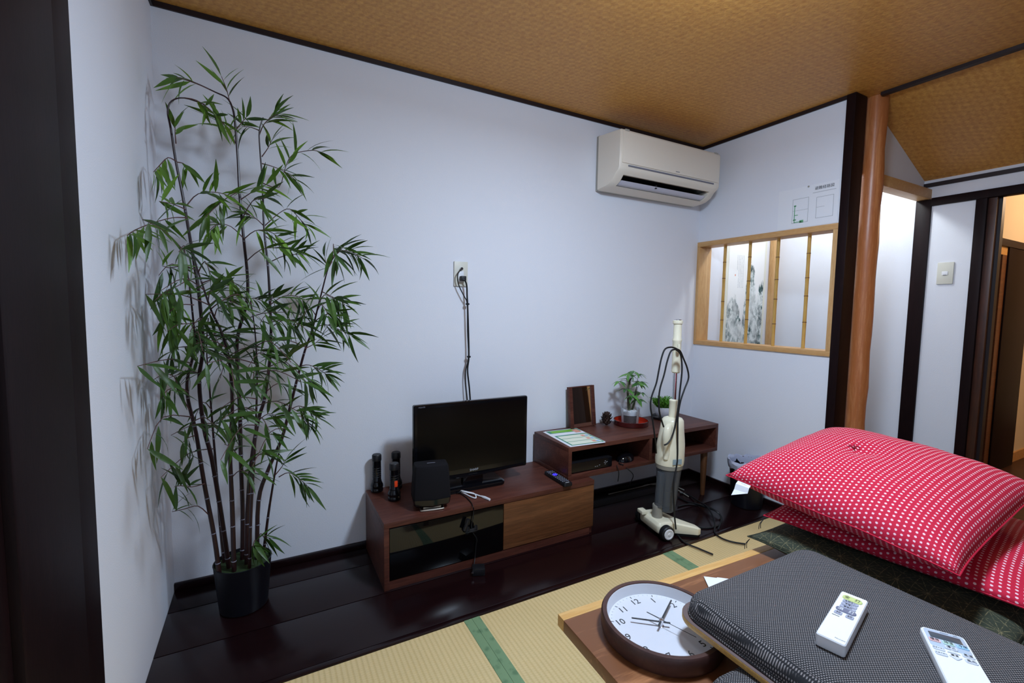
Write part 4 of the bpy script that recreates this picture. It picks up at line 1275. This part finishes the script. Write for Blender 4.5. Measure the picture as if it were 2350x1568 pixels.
# ------------------------------------------------------------------ wall clock lying on the table
CZ = TZ + 0.043
cc = Vector((1.114, -1.371, TZ))
CR = 0.1355
n12, n6 = at(1464, 1384, 2, TZ + 0.016), at(1583, 1494, 2, TZ + 0.016)
ang = math.atan2((n12 - n6).y, (n12 - n6).x) - PI / 2
t = thing('wall_clock', 'round brown clock with white face lying flat on the low table', 'clock', tuple(cc), ang)
obj('rim', MB().lathe([(CR - 0.010, 0.0006), (CR - 0.003, 0.003), (CR, 0.010), (CR, 0.038), (CR - 0.003, 0.043), (CR - 0.012, 0.043), (CR - 0.013, 0.041)], (0, 0, 0), 72, caps=False).lathe([(0.001, 0.0006), (CR - 0.010, 0.0006)], (0, 0, 0), 72, caps=False), M['clockwood'], t, local=True)
obj('inner_bevel', MB().lathe([(CR - 0.0128, 0.0412), (CR - 0.018, 0.0165), (CR - 0.018, 0.015)], (0, 0, 0), 72, caps=False), M['white'], t, local=True)
dl = obj('dial', MB().lathe([(CR - 0.0175, 0.010), (CR - 0.0175, 0.016), (0.001, 0.016)], (0, 0, 0), 72), M['paper'], t, local=True)
for k in range(1, 13):
    a = PI / 2 - k * PI / 6
    r = CR - 0.044
    obj('numeral', text_mb(str(k), 0.0245, 0.0002, Matrix.Translation((r * math.cos(a), r * math.sin(a), 0.0163))), M['ink'], dl, local=True, smooth=0)
mk = [None, None]
for k in range(60):
    big = k % 5 == 0
    a = PI / 2 - k * PI / 30
    m = Matrix.Rotation(a, 4, 'Z')
    if mk[big] is None:
        o = obj('minute_mark', B((CR - (0.029 if big else 0.0255), -0.0008 if big else -0.0004, 0.0160), (CR - 0.0225, 0.0008 if big else 0.0004, 0.0164)), M['ink'] if big else M['paleink'], dl, local=True, smooth=0)
        mk[big] = o.data
        o.matrix_local = m
    else:
        child('minute_mark', mk[big], m, dl)


def hand(name, deg, l, tail, w, z, th=0.0012):
    a = PI / 2 - math.radians(deg)
    m = Matrix.Rotation(a, 4, 'Z')
    mb = MB().loft([[m @ Vector(p) for p in ((-tail, -w / 2, zz_), (l, -w * 0.4, zz_), (l, w * 0.4, zz_), (-tail, w / 2, zz_))] for zz_ in (z, z + th)])
    return obj(name, mb, M['ink'], t, local=True, smooth=0)


hand('minute_hand', 57, 0.088, 0.020, 0.0042, 0.0290)
hand('hour_hand', 304, 0.066, 0.020, 0.0046, 0.0255)
hand('second_hand', 157, 0.080, 0.030, 0.0014, 0.0315, 0.0006)
hand('second_hand_tail', 337, 0.036, 0.0, 0.0030, 0.0318, 0.0006)
obj('hub', MB().lathe([(0.007, 0.0158), (0.007, 0.0175), (0.0035, 0.019), (0.0035, 0.024), (0.0055, 0.025), (0.0055, 0.0325), (0.001, 0.034)], (0, 0, 0), 18), M['chrome'], t, local=True)
obj('cover_glass', MB().lathe([(CR - 0.0129, 0.0392), (CR - 0.0129, 0.0400)], (0, 0, 0), 72), M['cover'], t, local=True)

# ------------------------------------------------------------------ paper cards on the table
for k, (q, lab) in enumerate(((((1615, 1324), (1722, 1337), (1740, 1382), (1637, 1372)), 'white paper card on the table between the clock and the grey seat'), (((1645, 1326), (1735, 1338), (1760, 1380), (1668, 1362)), 'white paper card lying under another, beside the grey seat'))):
    z = TZ + (0.0030 if k == 0 else 0.0010)
    pts = [at(a, b, 2, z) for a, b in q]
    o = obj('paper_card', MB().loft([[p + Vector((0, 0, dz)) for p in pts] for dz in (0, 0.0012)]), M['paper'], None, smooth=0)
    tag(o, lab, 'card')
    if k == 0:
        pc = at(1661, 1350, 2, z + 0.0013)
        obj('printed_dot', MB().lathe([(0.0022, 0), (0.0022, 0.0003), (0.0005, 0.0003)], pc, 10), M['orange'], o)

# ------------------------------------------------------------------ legless floor chairs: plywood shell with grey pad
def seat(label, x0, y1, w, d, z, rotz, name='floor_chair'):
    """far left corner at x0, y1; z is the underside of the plywood"""
    t = thing(name, label, 'floor chair', (x0, y1, z), rotz, 'grey floor chairs stacked on the table')
    c = Matrix.Translation((w / 2, -d / 2, 0))
    obj('plywood_shell', rslab(MB(), w, d, 0.055, [(0.0006, 0), (0, 0.0012), (0, 0.0105), (0.0006, 0.0115)], 8, c), M['ply'], t, local=True)
    obj('plywood_face', rslab(MB(), w, d, 0.055, [(0.0006, 0.0115), (0.0010, 0.0122)], 8, c), M['plydark'], t, local=True)
    lay = [(0.016, 0.0123), (0.0125, 0.018), (0.0120, 0.026), (0.0140, 0.037), (0.0200, 0.047), (0.031, 0.0545), (0.050, 0.0590), (0.080, 0.0612), (0.13, 0.0622), (0.19, 0.0625)]
    mb = rslab(MB(), w, d, 0.062, lay, 8, c)
    obj('seat_pad', mb, M['grey'], t, local=True, smooth=70, uv=lambda co, n: (co.x + 0.7 * co.z * (1 if n.x > 0.5 else -1 if n.x < -0.5 else 0), co.y + 0.9 * co.z * (1 if n.y > 0.5 else -1 if n.y < -0.5 else 0)))
    obj('piping', MB().tube([c @ Vector((x, y, 0.0155)) for x, y in rrect(w, d, 0.062, 8, 0, 0, 0.0118)] + [c @ Vector((*rrect(w, d, 0.062, 8, 0, 0, 0.0118)[0], 0.0155))], 0.0030, 6), M['grey'], t, local=True, uv=lambda co, n: (co.x, co.y))
    return t


ZU = 0.4235
pu = at(1568, 1422, 2, ZU + 0.006)
seat('grey woven seat pad on a plywood shell, lower one half hidden under another', 1.015, -1.530, 0.50, 0.46, TZ, -0.045)
seat('grey woven seat pad on a plywood shell holding two white remote controls', pu.x - 0.004, pu.y + 0.030, 0.497, 0.52, ZU, 0.00)

# ------------------------------------------------------------------ white remote controls on the upper seat
ZS = ZU + 0.0626


def flat_remote(label, p, rotz, w, l, h, r, name='remote_control'):
    t = thing(name, label, 'remote control', p, rotz, None)
    obj('case', rslab(MB(), w, l, r, [(0.0015, 0.0004), (0.0004, 0.002), (0.0, h * 0.5), (0.0004, h - 0.002), (0.002, h)], 5), M['white'], t, local=True)
    return t


def pill(t, name, x, y, w, l, h, m, r=None, txt=None, ts=0.006, tm=None, dz=0.0016):
    b = obj(name, rslab(MB(), w, l, r or min(w, l) * 0.45, [(0, h - 0.0004), (0, h + dz * 0.5), (0.0006, h + dz)], 4, None, x, y), m, t, local=True)
    if txt:
        obj('lettering', text_mb(txt, ts, 0.0001, Matrix.Translation((x, y, h + dz + 0.0002)) @ Matrix.Diagonal((1, 1.25, 1, 1))), tm or M['ink'], b, local=True, smooth=0)
    return b


rt = [at(a, b, 2, ZS + 0.024) for a, b in ((1931, 1356), (1994, 1379), (1942, 1483), (1870, 1452.6))]
cen = sum(rt, Vector()) / 4
ld = ((rt[0] + rt[1]) / 2 - (rt[2] + rt[3]) / 2)
wd = ((rt[1] + rt[2]) / 2 - (rt[0] + rt[3]) / 2)
rz = math.atan2(ld.y, ld.x) - PI / 2
RL, RW = ld.length, abs(wd.dot(Vector((math.cos(rz), math.sin(rz), 0))))
t = flat_remote('small white ceiling light remote with a green top button on the grey seat', (cen.x, cen.y, ZS), rz, RW, RL, 0.024, 0.005)
H_ = 0.024
k = RL / 0.135
pill(t, 'button', 0, RL / 2 - 0.016 * k, RW * 0.72, 0.0125 * k, H_, M['btngreen'], None, '全   灯', 0.0095, M['ink'])
for i, s_ in enumerate(('▲明るい', '▼暗い', '常夜灯')):
    pill(t, 'button', 0, RL / 2 - (0.0270 + 0.0085 * i) * k, RW * 0.56, 0.0068 * k, H_, M['btn'], 0.0022, s_, 0.0048, M['ink'])
pill(t, 'button', 0, RL / 2 - 0.0535 * k, RW * 0.72, 0.0110 * k, H_, M['btndark'], None, '消   灯', 0.0095, M['paper'])
pill(t, 'button', -RW * 0.20, RL / 2 - 0.0655 * k, RW * 0.28, 0.0085 * k, H_, M['btn'], 0.0026, '30', 0.0075, M['ink'])
pill(t, 'button', RW * 0.20, RL / 2 - 0.0655 * k, RW * 0.28, 0.0085 * k, H_, M['btn'], 0.0026, '60', 0.0075, M['ink'])
obj('side_note', B((-RW * 0.36, RL / 2 - 0.0745 * k, H_ - 0.0002), (-RW * 0.10, RL / 2 - 0.0732 * k, H_ + 0.0002)), M['ink'], t, local=True, smooth=0)
obj('maker_mark', text_mb('PALCOM', 0.0040, 0.0001, Matrix.Translation((RW * 0.26, -RL / 2 + 0.012, H_ + 0.0001))), M['ink'], t, local=True, smooth=0)

rt = [at(a, b, 2, ZS + 0.018) for a, b in ((2109, 1435), (2213, 1463), (2240, 1568), (2121, 1548))]
wv = rt[1] - rt[0]
rz2 = math.atan2(wv.y, wv.x)
AW = wv.length
AL = AW * 2.55
dn = Vector((math.sin(rz2), -math.cos(rz2), 0))
cen = (rt[0] + rt[1]) / 2 + dn * AL / 2
t = flat_remote('white air conditioner remote with a grey display on the grey seat', (cen.x, cen.y, ZS), rz2, AW, AL, 0.018, 0.009)
H_ = 0.018
u = AW / 0.060
Y0 = AL / 2
v_ = u * 1.22
M['btnwhite'] = mat('white_rubber_button', srgb(206, 212, 224), 0.5)
pill(t, 'display_panel', 0, Y0 - 0.0235 * v_, AW * 0.88, 0.041 * v_, H_, M['panelgrey'], 0.006, dz=0.0006)
pill(t, 'display', 0, Y0 - 0.0165 * v_, AW * 0.70, 0.0140 * v_, H_ + 0.0006, M['lcd'], 0.001, dz=0.0004)
for i, (s_, m_) in enumerate((('暖房', 'btnred'), ('除湿', 'btnmint'), ('冷房', 'btnblue'))):
    pill(t, 'button', (i - 1) * 0.0178 * u, Y0 - 0.0300 * v_, 0.0150 * u, 0.0076 * v_, H_ + 0.0006, M[m_], 0.002, s_, 0.0062 * u)
pill(t, 'button', 0, Y0 - 0.0400 * v_, 0.0160 * u, 0.0076 * v_, H_ + 0.0006, M['btnwhite'], 0.003, '停止', 0.0058 * u)
for x, y, s_ in ((-0.0180, 0.0480, '切タイマー'), (-0.0180, 0.0590, '入タイマー'), (0.0185, 0.0480, '風速'), (0.0185, 0.0590, '風向')):
    pill(t, 'button', x * u, Y0 - y * v_, 0.0155 * u, 0.0076 * v_, H_, M['btnwhite'], 0.003, s_, (0.0030 if len(s_) > 2 else 0.0058) * u)
tri = [(-0.008, 0.002), (0.008, 0.002), (0.001, 0.0105), (-0.001, 0.0105)]
for sg, yy in ((1, 0.0520), (-1, 0.0560)):
    obj('arrow_button', MB().prism([(x * u, Y0 - yy * v_ + sg * y * v_ * 0.75) for x, y in tri], H_ - 0.0002, H_ + 0.0014), M['btnwhite'], t, local=True, bevel=0.0004)
obj('lettering', text_mb('室温', 0.0050 * u, 0.0001, Matrix.Translation((0, Y0 - 0.0540 * v_, H_ + 0.0003))), M['ink'], t, local=True, smooth=0)
obj('small_print', MB().box((-0.004 * u, Y0 - 0.0082 * u, H_ + 0.0005), (0.007 * u, Y0 - 0.0066 * u, H_ + 0.0009)).box((0.013 * u, Y0 - 0.0082 * u, H_ + 0.0005), (0.019 * u, Y0 - 0.0066 * u, H_ + 0.0009)), M['greyink'], t, local=True, smooth=0)

# ------------------------------------------------------------------ floor cushions stacked on the table
def cushion(name, label, group, corners, up, dn, m, seed, tuft=None):
    """corners: far left, near left, near right, far right of the seam, in metres"""
    A, Bn, Cn, D = [Vector(c) for c in corners]
    base = (A + Bn + Cn + D) / 4
    t = thing(name, label, 'cushion', (base.x, base.y, base.z - dn), 0, group)
    N = 36
    W_, D_ = (D - A).length, (Bn - A).length

    def pt(i, j, side):
        u, v = 2 * i / N - 1, 2 * j / N - 1
        u = math.copysign(abs(u) ** 0.85, u)
        v = math.copysign(abs(v) ** 0.85, v)
        uu = u * (1 - 0.040 * (1 - v ** 4))
        vv = v * (1 - 0.040 * (1 - u ** 4))
        a, b = (uu + 1) / 2, (vv + 1) / 2
        p = lerp(lerp(A, D, a), lerp(Bn, Cn, a), b)
        f = (max(0, 1 - abs(u) ** 3.0) ** 0.52) * (max(0, 1 - abs(v) ** 3.0) ** 0.52)
        q = Vector((u * 2.2, v * 2.2, seed + side * 7.0))
        edge = max(abs(u), abs(v))
        wr = 0.0045 * noise.noise(q * 1.6) * f + 0.003 * noise.noise(Vector((u * 9, v * 9, seed))) * f * edge ** 4
        h = (up if side > 0 else -dn) * f + wr
        if side > 0 and tuft:
            h -= 0.020 * math.exp(-((u - tuft[0]) ** 2 + (v - tuft[1]) ** 2) / 0.018)
        sag = 0.006 * noise.noise(Vector((u * 1.7 + seed, v * 1.7, 3.1))) * (edge ** 3)
        return p + Vector((0, 0, h + sag)), (u * W_ / 2, v * D_ / 2)
    mb, uvs = MB(), {}
    vs, idx = [], {}
    arc = {}
    for side in (1, -1):
        for ax in (0, 1):
            c = [pt(k, N // 2, side)[0] if ax == 0 else pt(N // 2, k, side)[0] for k in range(N + 1)]
            a = [0.0]
            for k in range(N):
                a.append(a[-1] + (c[k + 1] - c[k]).length)
            arc[(side, ax)] = [x - a[N // 2] for x in a]
    for side in (1, -1):
        for j in range(N + 1):
            for i in range(N + 1):
                rim = i in (0, N) or j in (0, N)
                if side < 0 and rim:
                    idx[(i, j, side)] = idx[(i, j, 1)]
                    continue
                p = pt(i, j, side)[0]
                uv = (arc[(side, 0)][i], arc[(side, 1)][j])
                idx[(i, j, side)] = len(vs)
                vs.append(p)
                uvs[len(vs) - 1] = uv
    fs = []
    for side in (1, -1):
        for j in range(N):
            for i in range(N):
                q = [idx[(i, j, side)], idx[(i + 1, j, side)], idx[(i + 1, j + 1, side)], idx[(i, j + 1, side)]]
                fs.append(tuple(q if side < 0 else reversed(q)))
    inv = parent_matrix(t).inverted()
    me = bpy.data.meshes.new('cover')
    me.from_pydata([tuple(inv @ v) for v in vs], [], fs)
    lay = me.uv_layers.new(name='UVMap')
    for l in me.loops:
        lay.data[l.index].uv = uvs[l.vertex_index]
    me.update()
    bm = bmesh.new()
    bm.from_mesh(me)
    bmesh.ops.recalc_face_normals(bm, faces=bm.faces)
    bm.to_mesh(me)
    bm.free()
    me.shade_smooth()
    me.materials.append(m)
    o = bpy.data.objects.new('cover', me)
    COL.objects.link(o)
    o.parent = t
    ring = [(0, j) for j in range(N + 1)] + [(i, N) for i in range(1, N + 1)] + [(N, j) for j in range(N - 1, -1, -1)] + [(i, 0) for i in range(N - 1, 0, -1)]
    seam = [vs[idx[(i, j, 1)]] for i, j in ring]
    obj('seam', MB().tube(seam + [seam[0]], 0.0018, 5), m, t, uv=lambda co, n: (0.0045 + 0 * co.x, 0.0145))
    return t, pt, N


cushion('floor_cushion', 'dark green star patterned cushion, lowest of the cushion stack', 'cushions stacked on the table',
        [(1.640, -1.226, 0.399), (1.655, -1.800, 0.399), (2.215, -1.800, 0.399), (2.210, -1.222, 0.399)], 0.044, 0.0375, M['green'], 1.3)
cushion('floor_cushion', 'red dotted cushion, middle of the stack between green and red', 'cushions stacked on the table',
        [(1.684, -1.246, 0.466), (1.776, -1.830, 0.462), (2.322, -1.752, 0.480), (2.236, -1.164, 0.484)], 0.046, 0.034, M['red'], 4.2)
t, pt, N = cushion('floor_cushion', 'red dotted cushion with a white label, on top of the stack', 'cushions stacked on the table',
                   [(1.672, -1.118, 0.552), (1.640, -1.712, 0.535), (2.262, -1.700, 0.606), (2.300, -1.115, 0.634)], 0.096, 0.070, M['red'], 8.8, (-0.02, -0.12))
# tag sewn into the near-left seam
e0, e1 = pt(0, 3, 1)[0], pt(0, 6, 1)[0]
dd = (e1 - e0)
rows = []
for k, (dx, dz, sh) in enumerate(((0.002, 0, 0), (-0.012, -0.010, 0.002), (-0.018, -0.028, -0.003), (-0.030, -0.046, -0.012))):
    w = 1.0 if k < 3 else 0.55
    rows.append([e0 + dd * (sh * 3) + Vector((dx, 0, dz)), e0 + dd * (w + sh * 3) + Vector((dx * 0.8, 0, dz * (0.9 if k < 3 else 0.75)))])
mb = MB()
for k in range(3):
    mb.add([rows[k][0], rows[k][1], rows[k + 1][1], rows[k + 1][0]], [(0, 1, 2, 3)])
lb = obj('care_label', mb, M['paper'], t, smooth=80)
lb['label'] = 'small white care label'
mb = MB()
for k in range(5):
    a = rows[0][0] + (rows[0][1] - rows[0][0]) * (0.34 + 0.08 * k) + Vector((-0.007, 0, -0.0045))
    mb.box(a, a + Vector((0.0008, -0.0022, -0.005)))
obj('care_symbols', mb, M['greyink'], lb, smooth=0)
# thread tuft in the middle of the top cushion
cp = pt(N // 2, int(N * 0.44), 1)[0] + Vector((0, 0, 0.001))
for q in range(4):
    a = q * 1.6 + 0.4
    d1 = Vector((math.cos(a), math.sin(a), 0.25)) * R_.uniform(0.014, 0.026)
    obj('tuft_thread', MB().tube([cp, cp + d1 * 0.5 + Vector((0, 0, 0.006)), cp + d1 + Vector((0, 0, 0.001))], 0.0016, 5, 4), M['redplain'], t)
# corner threads of the cushions below
for x, y, z, n in ((1.690, -1.244, 0.452, 'floor_cushion.001'), (1.652, -1.226, 0.388, 'floor_cushion')):
    c = Vector((x, y, z))
    par = bpy.data.objects.get(n)
    if par:
        for q in range(2):
            obj('corner_thread', MB().tube([c, c + Vector((-0.008 - 0.006 * q, 0.004, -0.014)), c + Vector((-0.004 - 0.010 * q, 0.006, -0.032))], 0.0010, 5, 4), M['ink'], par)

# ------------------------------------------------------------------ tall artificial bamboo in a black pot
PX, PY = 0.238, -0.215
t = thing('potted_bamboo', 'tall artificial bamboo plant in a black pot in the corner', 'plant', (PX, PY, 0))
obj('pot', MB().lathe([(0.074, 0.0006), (0.078, 0.004), (0.092, 0.168), (0.0935, 0.172), (0.090, 0.173), (0.088, 0.160), (0.001, 0.158)], (PX, PY, 0), 40), M['pot'], t)
mb = MB().lathe([(0.0885, 0.160), (0.06, 0.1635), (0.001, 0.165)], (PX, PY, 0), 32)
obj('moss', mb, M['moss'], t)


def bp(x, y, dep):
    """a point of the plant at a depth from the back wall, never through the left wall"""
    p = at(x, y, 1, dep)
    if p.x < 0.035:
        q = at(x, y, 0, 0.035)
        if q.y > -0.60:
            return q
        p = at(x, y, 1, -0.60)
        p.x = max(p.x, 0.03)
    return p


STALKS = [
    ([(503, 1296), (492, 1234), (468, 1107), (450, 995), (432, 920), (430, 870), (443, 817), (446, 772), (441, 711), (432, 636), (419, 569)], -0.26, -0.28),
    ([(526, 1290), (508, 1183), (486, 1053), (468, 982), (457, 875), (466, 795), (457, 680), (448, 618), (432, 524), (419, 448), (403, 368), (392, 296), (385, 256), (394, 232), (423, 225), (470, 240)], -0.24, -0.22),
    ([(537, 1300), (533, 1165), (530, 1098), (528, 1022), (533, 942), (530, 862), (521, 804), (505, 755), (486, 716), (463, 649), (446, 591), (425, 480)], -0.27, -0.33),
    ([(556, 1290), (557, 1174), (553, 1062), (550, 929), (544, 839), (546, 770), (566, 694), (568, 636), (559, 546), (550, 448), (546, 368), (539, 279), (533, 247), (521, 225), (495, 212), (450, 191), (425, 183)], -0.20, -0.18),
    ([(566, 1303), (568, 1174), (577, 1062), (593, 964), (606, 920), (617, 848), (622, 772), (620, 703), (615, 613), (606, 524), (602, 412), (597, 350), (595, 301), (604, 270)], -0.24, -0.17),
    ([(590, 1285), (593, 1152), (615, 1080), (646, 1009), (664, 942), (682, 870), (700, 804), (716, 759), (736, 680), (754, 613), (769, 587)], -0.22, -0.24),
    ([(604, 1280), (615, 1187), (629, 1098), (642, 1027), (650, 985)], -0.19, -0.16),
    ([(572, 1300), (576, 1180), (583, 1060), (588, 950), (590, 850), (585, 760), (575, 690)], -0.27, -0.34),
    ([(515, 1298), (505, 1200), (497, 1090), (488, 980), (480, 880), (474, 800), (478, 730)], -0.19, -0.14),
]
CURV = []
for pts, d0, d1 in STALKS:
    P3 = [bp(x, y, lerp(d0, d1, k / (len(pts) - 1))) for k, (x, y) in enumerate(pts)]
    P3[0] = Vector((PX + max(-0.07, min(0.07, P3[0].x - PX)), PY + max(-0.055, min(0.055, d0 - PY)), 0.150))
    n = len(P3)
    big = 0.0078 if n > 9 else 0.0058
    rad = [max(0.0020, big * (1 - 0.80 * k / (n - 1))) for k in range(n)]
    st = obj('stalk', MB().tube(P3, rad, 8, 4), M['stalk'], t)
    CURV.append((P3, rad))
    mb = MB()
    acc = 0.05
    for k in range(n - 1):
        L = (P3[k + 1] - P3[k]).length
        while acc < L and P3[k].z < 1.25:
            f = acc / L
            p = lerp(P3[k], P3[k + 1], f)
            d = (P3[k + 1] - P3[k]).normalized()
            r = lerp(rad[k], rad[k + 1], f)
            mb.tube([p - d * 0.002, p, p + d * 0.002], [r * 1.02, r * 1.18, r * 1.02], 8)
            acc += R_.uniform(0.085, 0.13)
        acc -= L
    if mb.v:
        j = obj('joints', mb, M['node'], st)
        j['kind'] = 'stuff'

LEAF = [leaf_mesh('leaf', 0.098, 0.0142, 0.25, 0.14, M['leaf']), leaf_mesh('leaf', 0.082, 0.0140, 0.35, 0.24, M['leaf']), leaf_mesh('leaf', 0.106, 0.0134, 0.2, 0.32, M['leaf'])]
VIEW_R, VIEW_U = RIGHT, UP
LEAVES = []


def spray(path, n, dep0, dep1, spread=1.0, front=True):
    P3 = [bp(x, y, lerp(dep0, dep1, k / max(1, len(path) - 1))) for k, (x, y) in enumerate(path)]
    obj('twig', MB().tube(P3, [0.0022] + [0.0014] * (len(P3) - 2) + [0.0009], 5, 3), M['twig'], t)
    for k in range(n):
        f = 0.30 + 0.70 * (k + 1) / n
        s = f * (len(P3) - 1)
        i = min(int(s), len(P3) - 2)
        p = lerp(P3[i], P3[i + 1], s - i)
        d = (P3[i + 1] - P3[i]).normalized()
        sd = 1 if k % 2 else -1
        a = sd * R_.uniform(0.25, 0.95) * spread
        if k == n - 1:
            a *= 0.2
        w = VIEW_R * d.dot(VIEW_R) + VIEW_U * d.dot(VIEW_U)
        w = w.normalized() if w.length > 0.05 else VIEW_R
        pr = Vector((w.dot(VIEW_R), w.dot(VIEW_U)))
        c, sn = math.cos(a), math.sin(a)
        q = VIEW_R * (pr.x * c - pr.y * sn) + VIEW_U * (pr.x * sn + pr.y * c)
        q = (q + _f * R_.uniform(-0.55, 0.45) + Vector((0, 0, R_.uniform(-0.30, 0.16)))).normalized()
        e = p + q * 0.09
        if e.x < 0.020:
            q.x = abs(q.x) * 0.3
            q.normalize()
        if e.y > -0.015:
            q.y = -abs(q.y) * 0.5
            q.normalize()
        ml = aim(p, q, 0, 1.0)
        if any((ml @ Vector((a_, b_, c_))).x < 0.010 or (ml @ Vector((a_, b_, c_))).y > -0.010 for a_, b_, c_ in ((0.118, 0, 0), (0.118, 0, -0.035), (0.06, 0.02, 0), (0.06, -0.02, 0), (0, 0, 0))):
            continue
        LEAVES.append((front, R_.choice(LEAF), aim(p, q, R_.uniform(-1.1, 1.1), R_.uniform(0.72, 1.12))))


SPRAYS = [
    ([(495, 212), (460, 196), (425, 183), (405, 178)], 8, -.18, -.2), ([(533, 247), (526, 228), (520, 205), (508, 175)], 4, -.18, -.2),
    ([(423, 225), (450, 230), (480, 250), (515, 285)], 8, -.22, -.25), ([(404, 330), (402, 305), (402, 288)], 4, -.22, -.24),
    ([(541, 330), (528, 305), (515, 287), (490, 262)], 6, -.18, -.2), ([(540, 300), (552, 285), (565, 270)], 4, -.18, -.2),
    ([(595, 310), (606, 285), (625, 268), (640, 262)], 8, -.17, -.2), ([(596, 300), (575, 292), (555, 290)], 5, -.17, -.15),
    ([(602, 420), (640, 430), (655, 385), (672, 355), (718, 345), (740, 352)], 9, -.18, -.22), ([(599, 375), (625, 382), (655, 395), (680, 415)], 8, -.18, -.2),
    ([(601, 360), (615, 340), (625, 320)], 4, -.18, -.2), ([(404, 370), (385, 362), (366, 380), (352, 395)], 8, -.25, -.34), ([(404, 372), (420, 375), (432, 385)], 4, -.22, -.2),
    ([(428, 500), (395, 500), (350, 512), (310, 528), (280, 540)], 11, -.33, -.5), ([(425, 480), (395, 468), (365, 462)], 6, -.33, -.36),
    ([(430, 470), (455, 445), (500, 442), (540, 455)], 9, -.25, -.22), ([(548, 440), (520, 455), (490, 480), (470, 500)], 9, -.2, -.28), ([(550, 460), (580, 440), (610, 425)], 6, -.19, -.22),
    ([(606, 520), (640, 490), (665, 480), (690, 505), (705, 520)], 10, -.18, -.22), ([(606, 540), (635, 560), (660, 570), (685, 575)], 9, -.18, -.25), ([(607, 520), (585, 500), (560, 490)], 7, -.18, -.25),
    ([(559, 550), (585, 530), (615, 530), (640, 545)], 8, -.2, -.3), ([(557, 545), (530, 520), (500, 515), (480, 530)], 8, -.2, -.28),
    ([(435, 640), (410, 655), (380, 670), (355, 690)], 10, -.29, -.38), ([(445, 700), (415, 700), (390, 715), (375, 735)], 9, -.29, -.36), ([(446, 618), (420, 610), (390, 615), (372, 610)], 7, -.25, -.32),
    ([(463, 650), (495, 640), (530, 645), (560, 665)], 9, -.32, -.38), ([(486, 716), (450, 740), (410, 745), (385, 760)], 9, -.33, -.4), ([(566, 690), (540, 660), (510, 655)], 7, -.2, -.3),
    ([(620, 700), (650, 680), (680, 680), (700, 690)], 9, -.18, -.26), ([(620, 720), (600, 690), (575, 685)], 7, -.18, -.3), ([(621, 740), (650, 735), (680, 745), (700, 720)], 8, -.18, -.25),
    ([(769, 587), (785, 575), (810, 580), (835, 595)], 9, -.24, -.3), ([(762, 600), (752, 615), (745, 590)], 3, -.24, -.26), ([(765, 592), (780, 575), (790, 565)], 3, -.24, -.26),
    ([(740, 670), (760, 680), (780, 690), (792, 700)], 7, -.24, -.28), ([(720, 755), (745, 745), (775, 755), (805, 770)], 10, -.24, -.3), ([(700, 800), (720, 790), (740, 775)], 5, -.24, -.24),
    ([(690, 840), (710, 838), (735, 850), (750, 860)], 9, -.23, -.3), ([(682, 870), (705, 865), (720, 885)], 6, -.23, -.28), ([(690, 845), (670, 825), (655, 815)], 5, -.23, -.2),
    ([(434, 940), (415, 905), (400, 865), (375, 860), (352, 872)], 10, -.28, -.38), ([(432, 900), (412, 890), (385, 895), (370, 915)], 7, -.28, -.36),
    ([(664, 942), (685, 932), (705, 940), (728, 958)], 10, -.23, -.28), ([(664, 960), (690, 955), (708, 975)], 6, -.23, -.28),
    ([(640, 1095), (662, 1085), (685, 1098), (705, 1115)], 10, -.2, -.26), ([(632, 1090), (648, 1070), (655, 1055)], 4, -.2, -.22),
    ([(470, 1110), (440, 1118), (415, 1115), (400, 1118)], 7, -.27, -.34), ([(482, 1185), (455, 1162), (425, 1168), (395, 1175)], 9, -.26, -.36),
    ([(591, 1241), (598, 1225), (606, 1232), (622, 1236)], 4, -.2, -.24), ([(592, 1250), (585, 1240), (580, 1255)], 5, -.24, -.3),
    ([(447, 1000), (432, 1005), (420, 1015)], 4, -.28, -.32), ([(468, 1000), (480, 980), (500, 970)], 5, -.25, -.3), ([(593, 965), (615, 950), (635, 955)], 6, -.22, -.28),
    ([(577, 1062), (600, 1040), (620, 1045)], 5, -.24, -.3), ([(553, 1062), (535, 1030), (515, 1020)], 5, -.2, -.3), ([(530, 1098), (550, 1080), (570, 1085)], 5, -.27, -.34),
]
for path, n, a, b in SPRAYS:
    spray(path, int(n * 1.4 + 0.5), a, b)
R2 = random.Random(21)
for k in range(76):
    P3, rad = CURV[R2.choice([0, 1, 2, 3, 4, 5, 7, 8, 2, 4])]
    i = R2.randint(len(P3) // 3, len(P3) - 2)
    p = lerp(P3[i], P3[i + 1], R2.random())
    if not 0.50 < p.z < 1.42:
        continue
    dx = R2.uniform(-0.13, 0.13)
    fw = -0.46 * R2.random() ** 1.3
    L = [p, p + Vector((dx * 0.5, fw * 0.5 + R2.uniform(-0.03, 0.03), 0.03)), p + Vector((dx, fw + R2.uniform(-0.06, 0.04), R2.uniform(-0.02, 0.04)))]
    for q in L:
        q.x = max(q.x, 0.04)
        q.y = min(q.y, -0.05)
    rel = []
    for q in L:
        v = q - CAM
        rel.append((1175 + FPX * v.dot(RIGHT) / v.dot(_f), 784 - FPX * v.dot(UP) / v.dot(_f)))
    spray(rel, R2.randint(5, 8), L[0].y, L[2].y, 1.2, False)
LEAVES.sort(key=lambda e: -e[0])
inv = Matrix.Translation((-PX, -PY, 0))
rest = MB()
for k, (fr_, me, m) in enumerate(LEAVES):
    if k < 298:
        child('leaf', me, inv @ m, t)
    else:
        rest.add([m @ v.co for v in me.vertices], [tuple(p.vertices) for p in me.polygons])
if rest.v:
    o = obj('leaves', rest, M['leaf'], t, smooth=60)
    o['kind'] = 'stuff'
print('bamboo leaves', len(LEAVES))
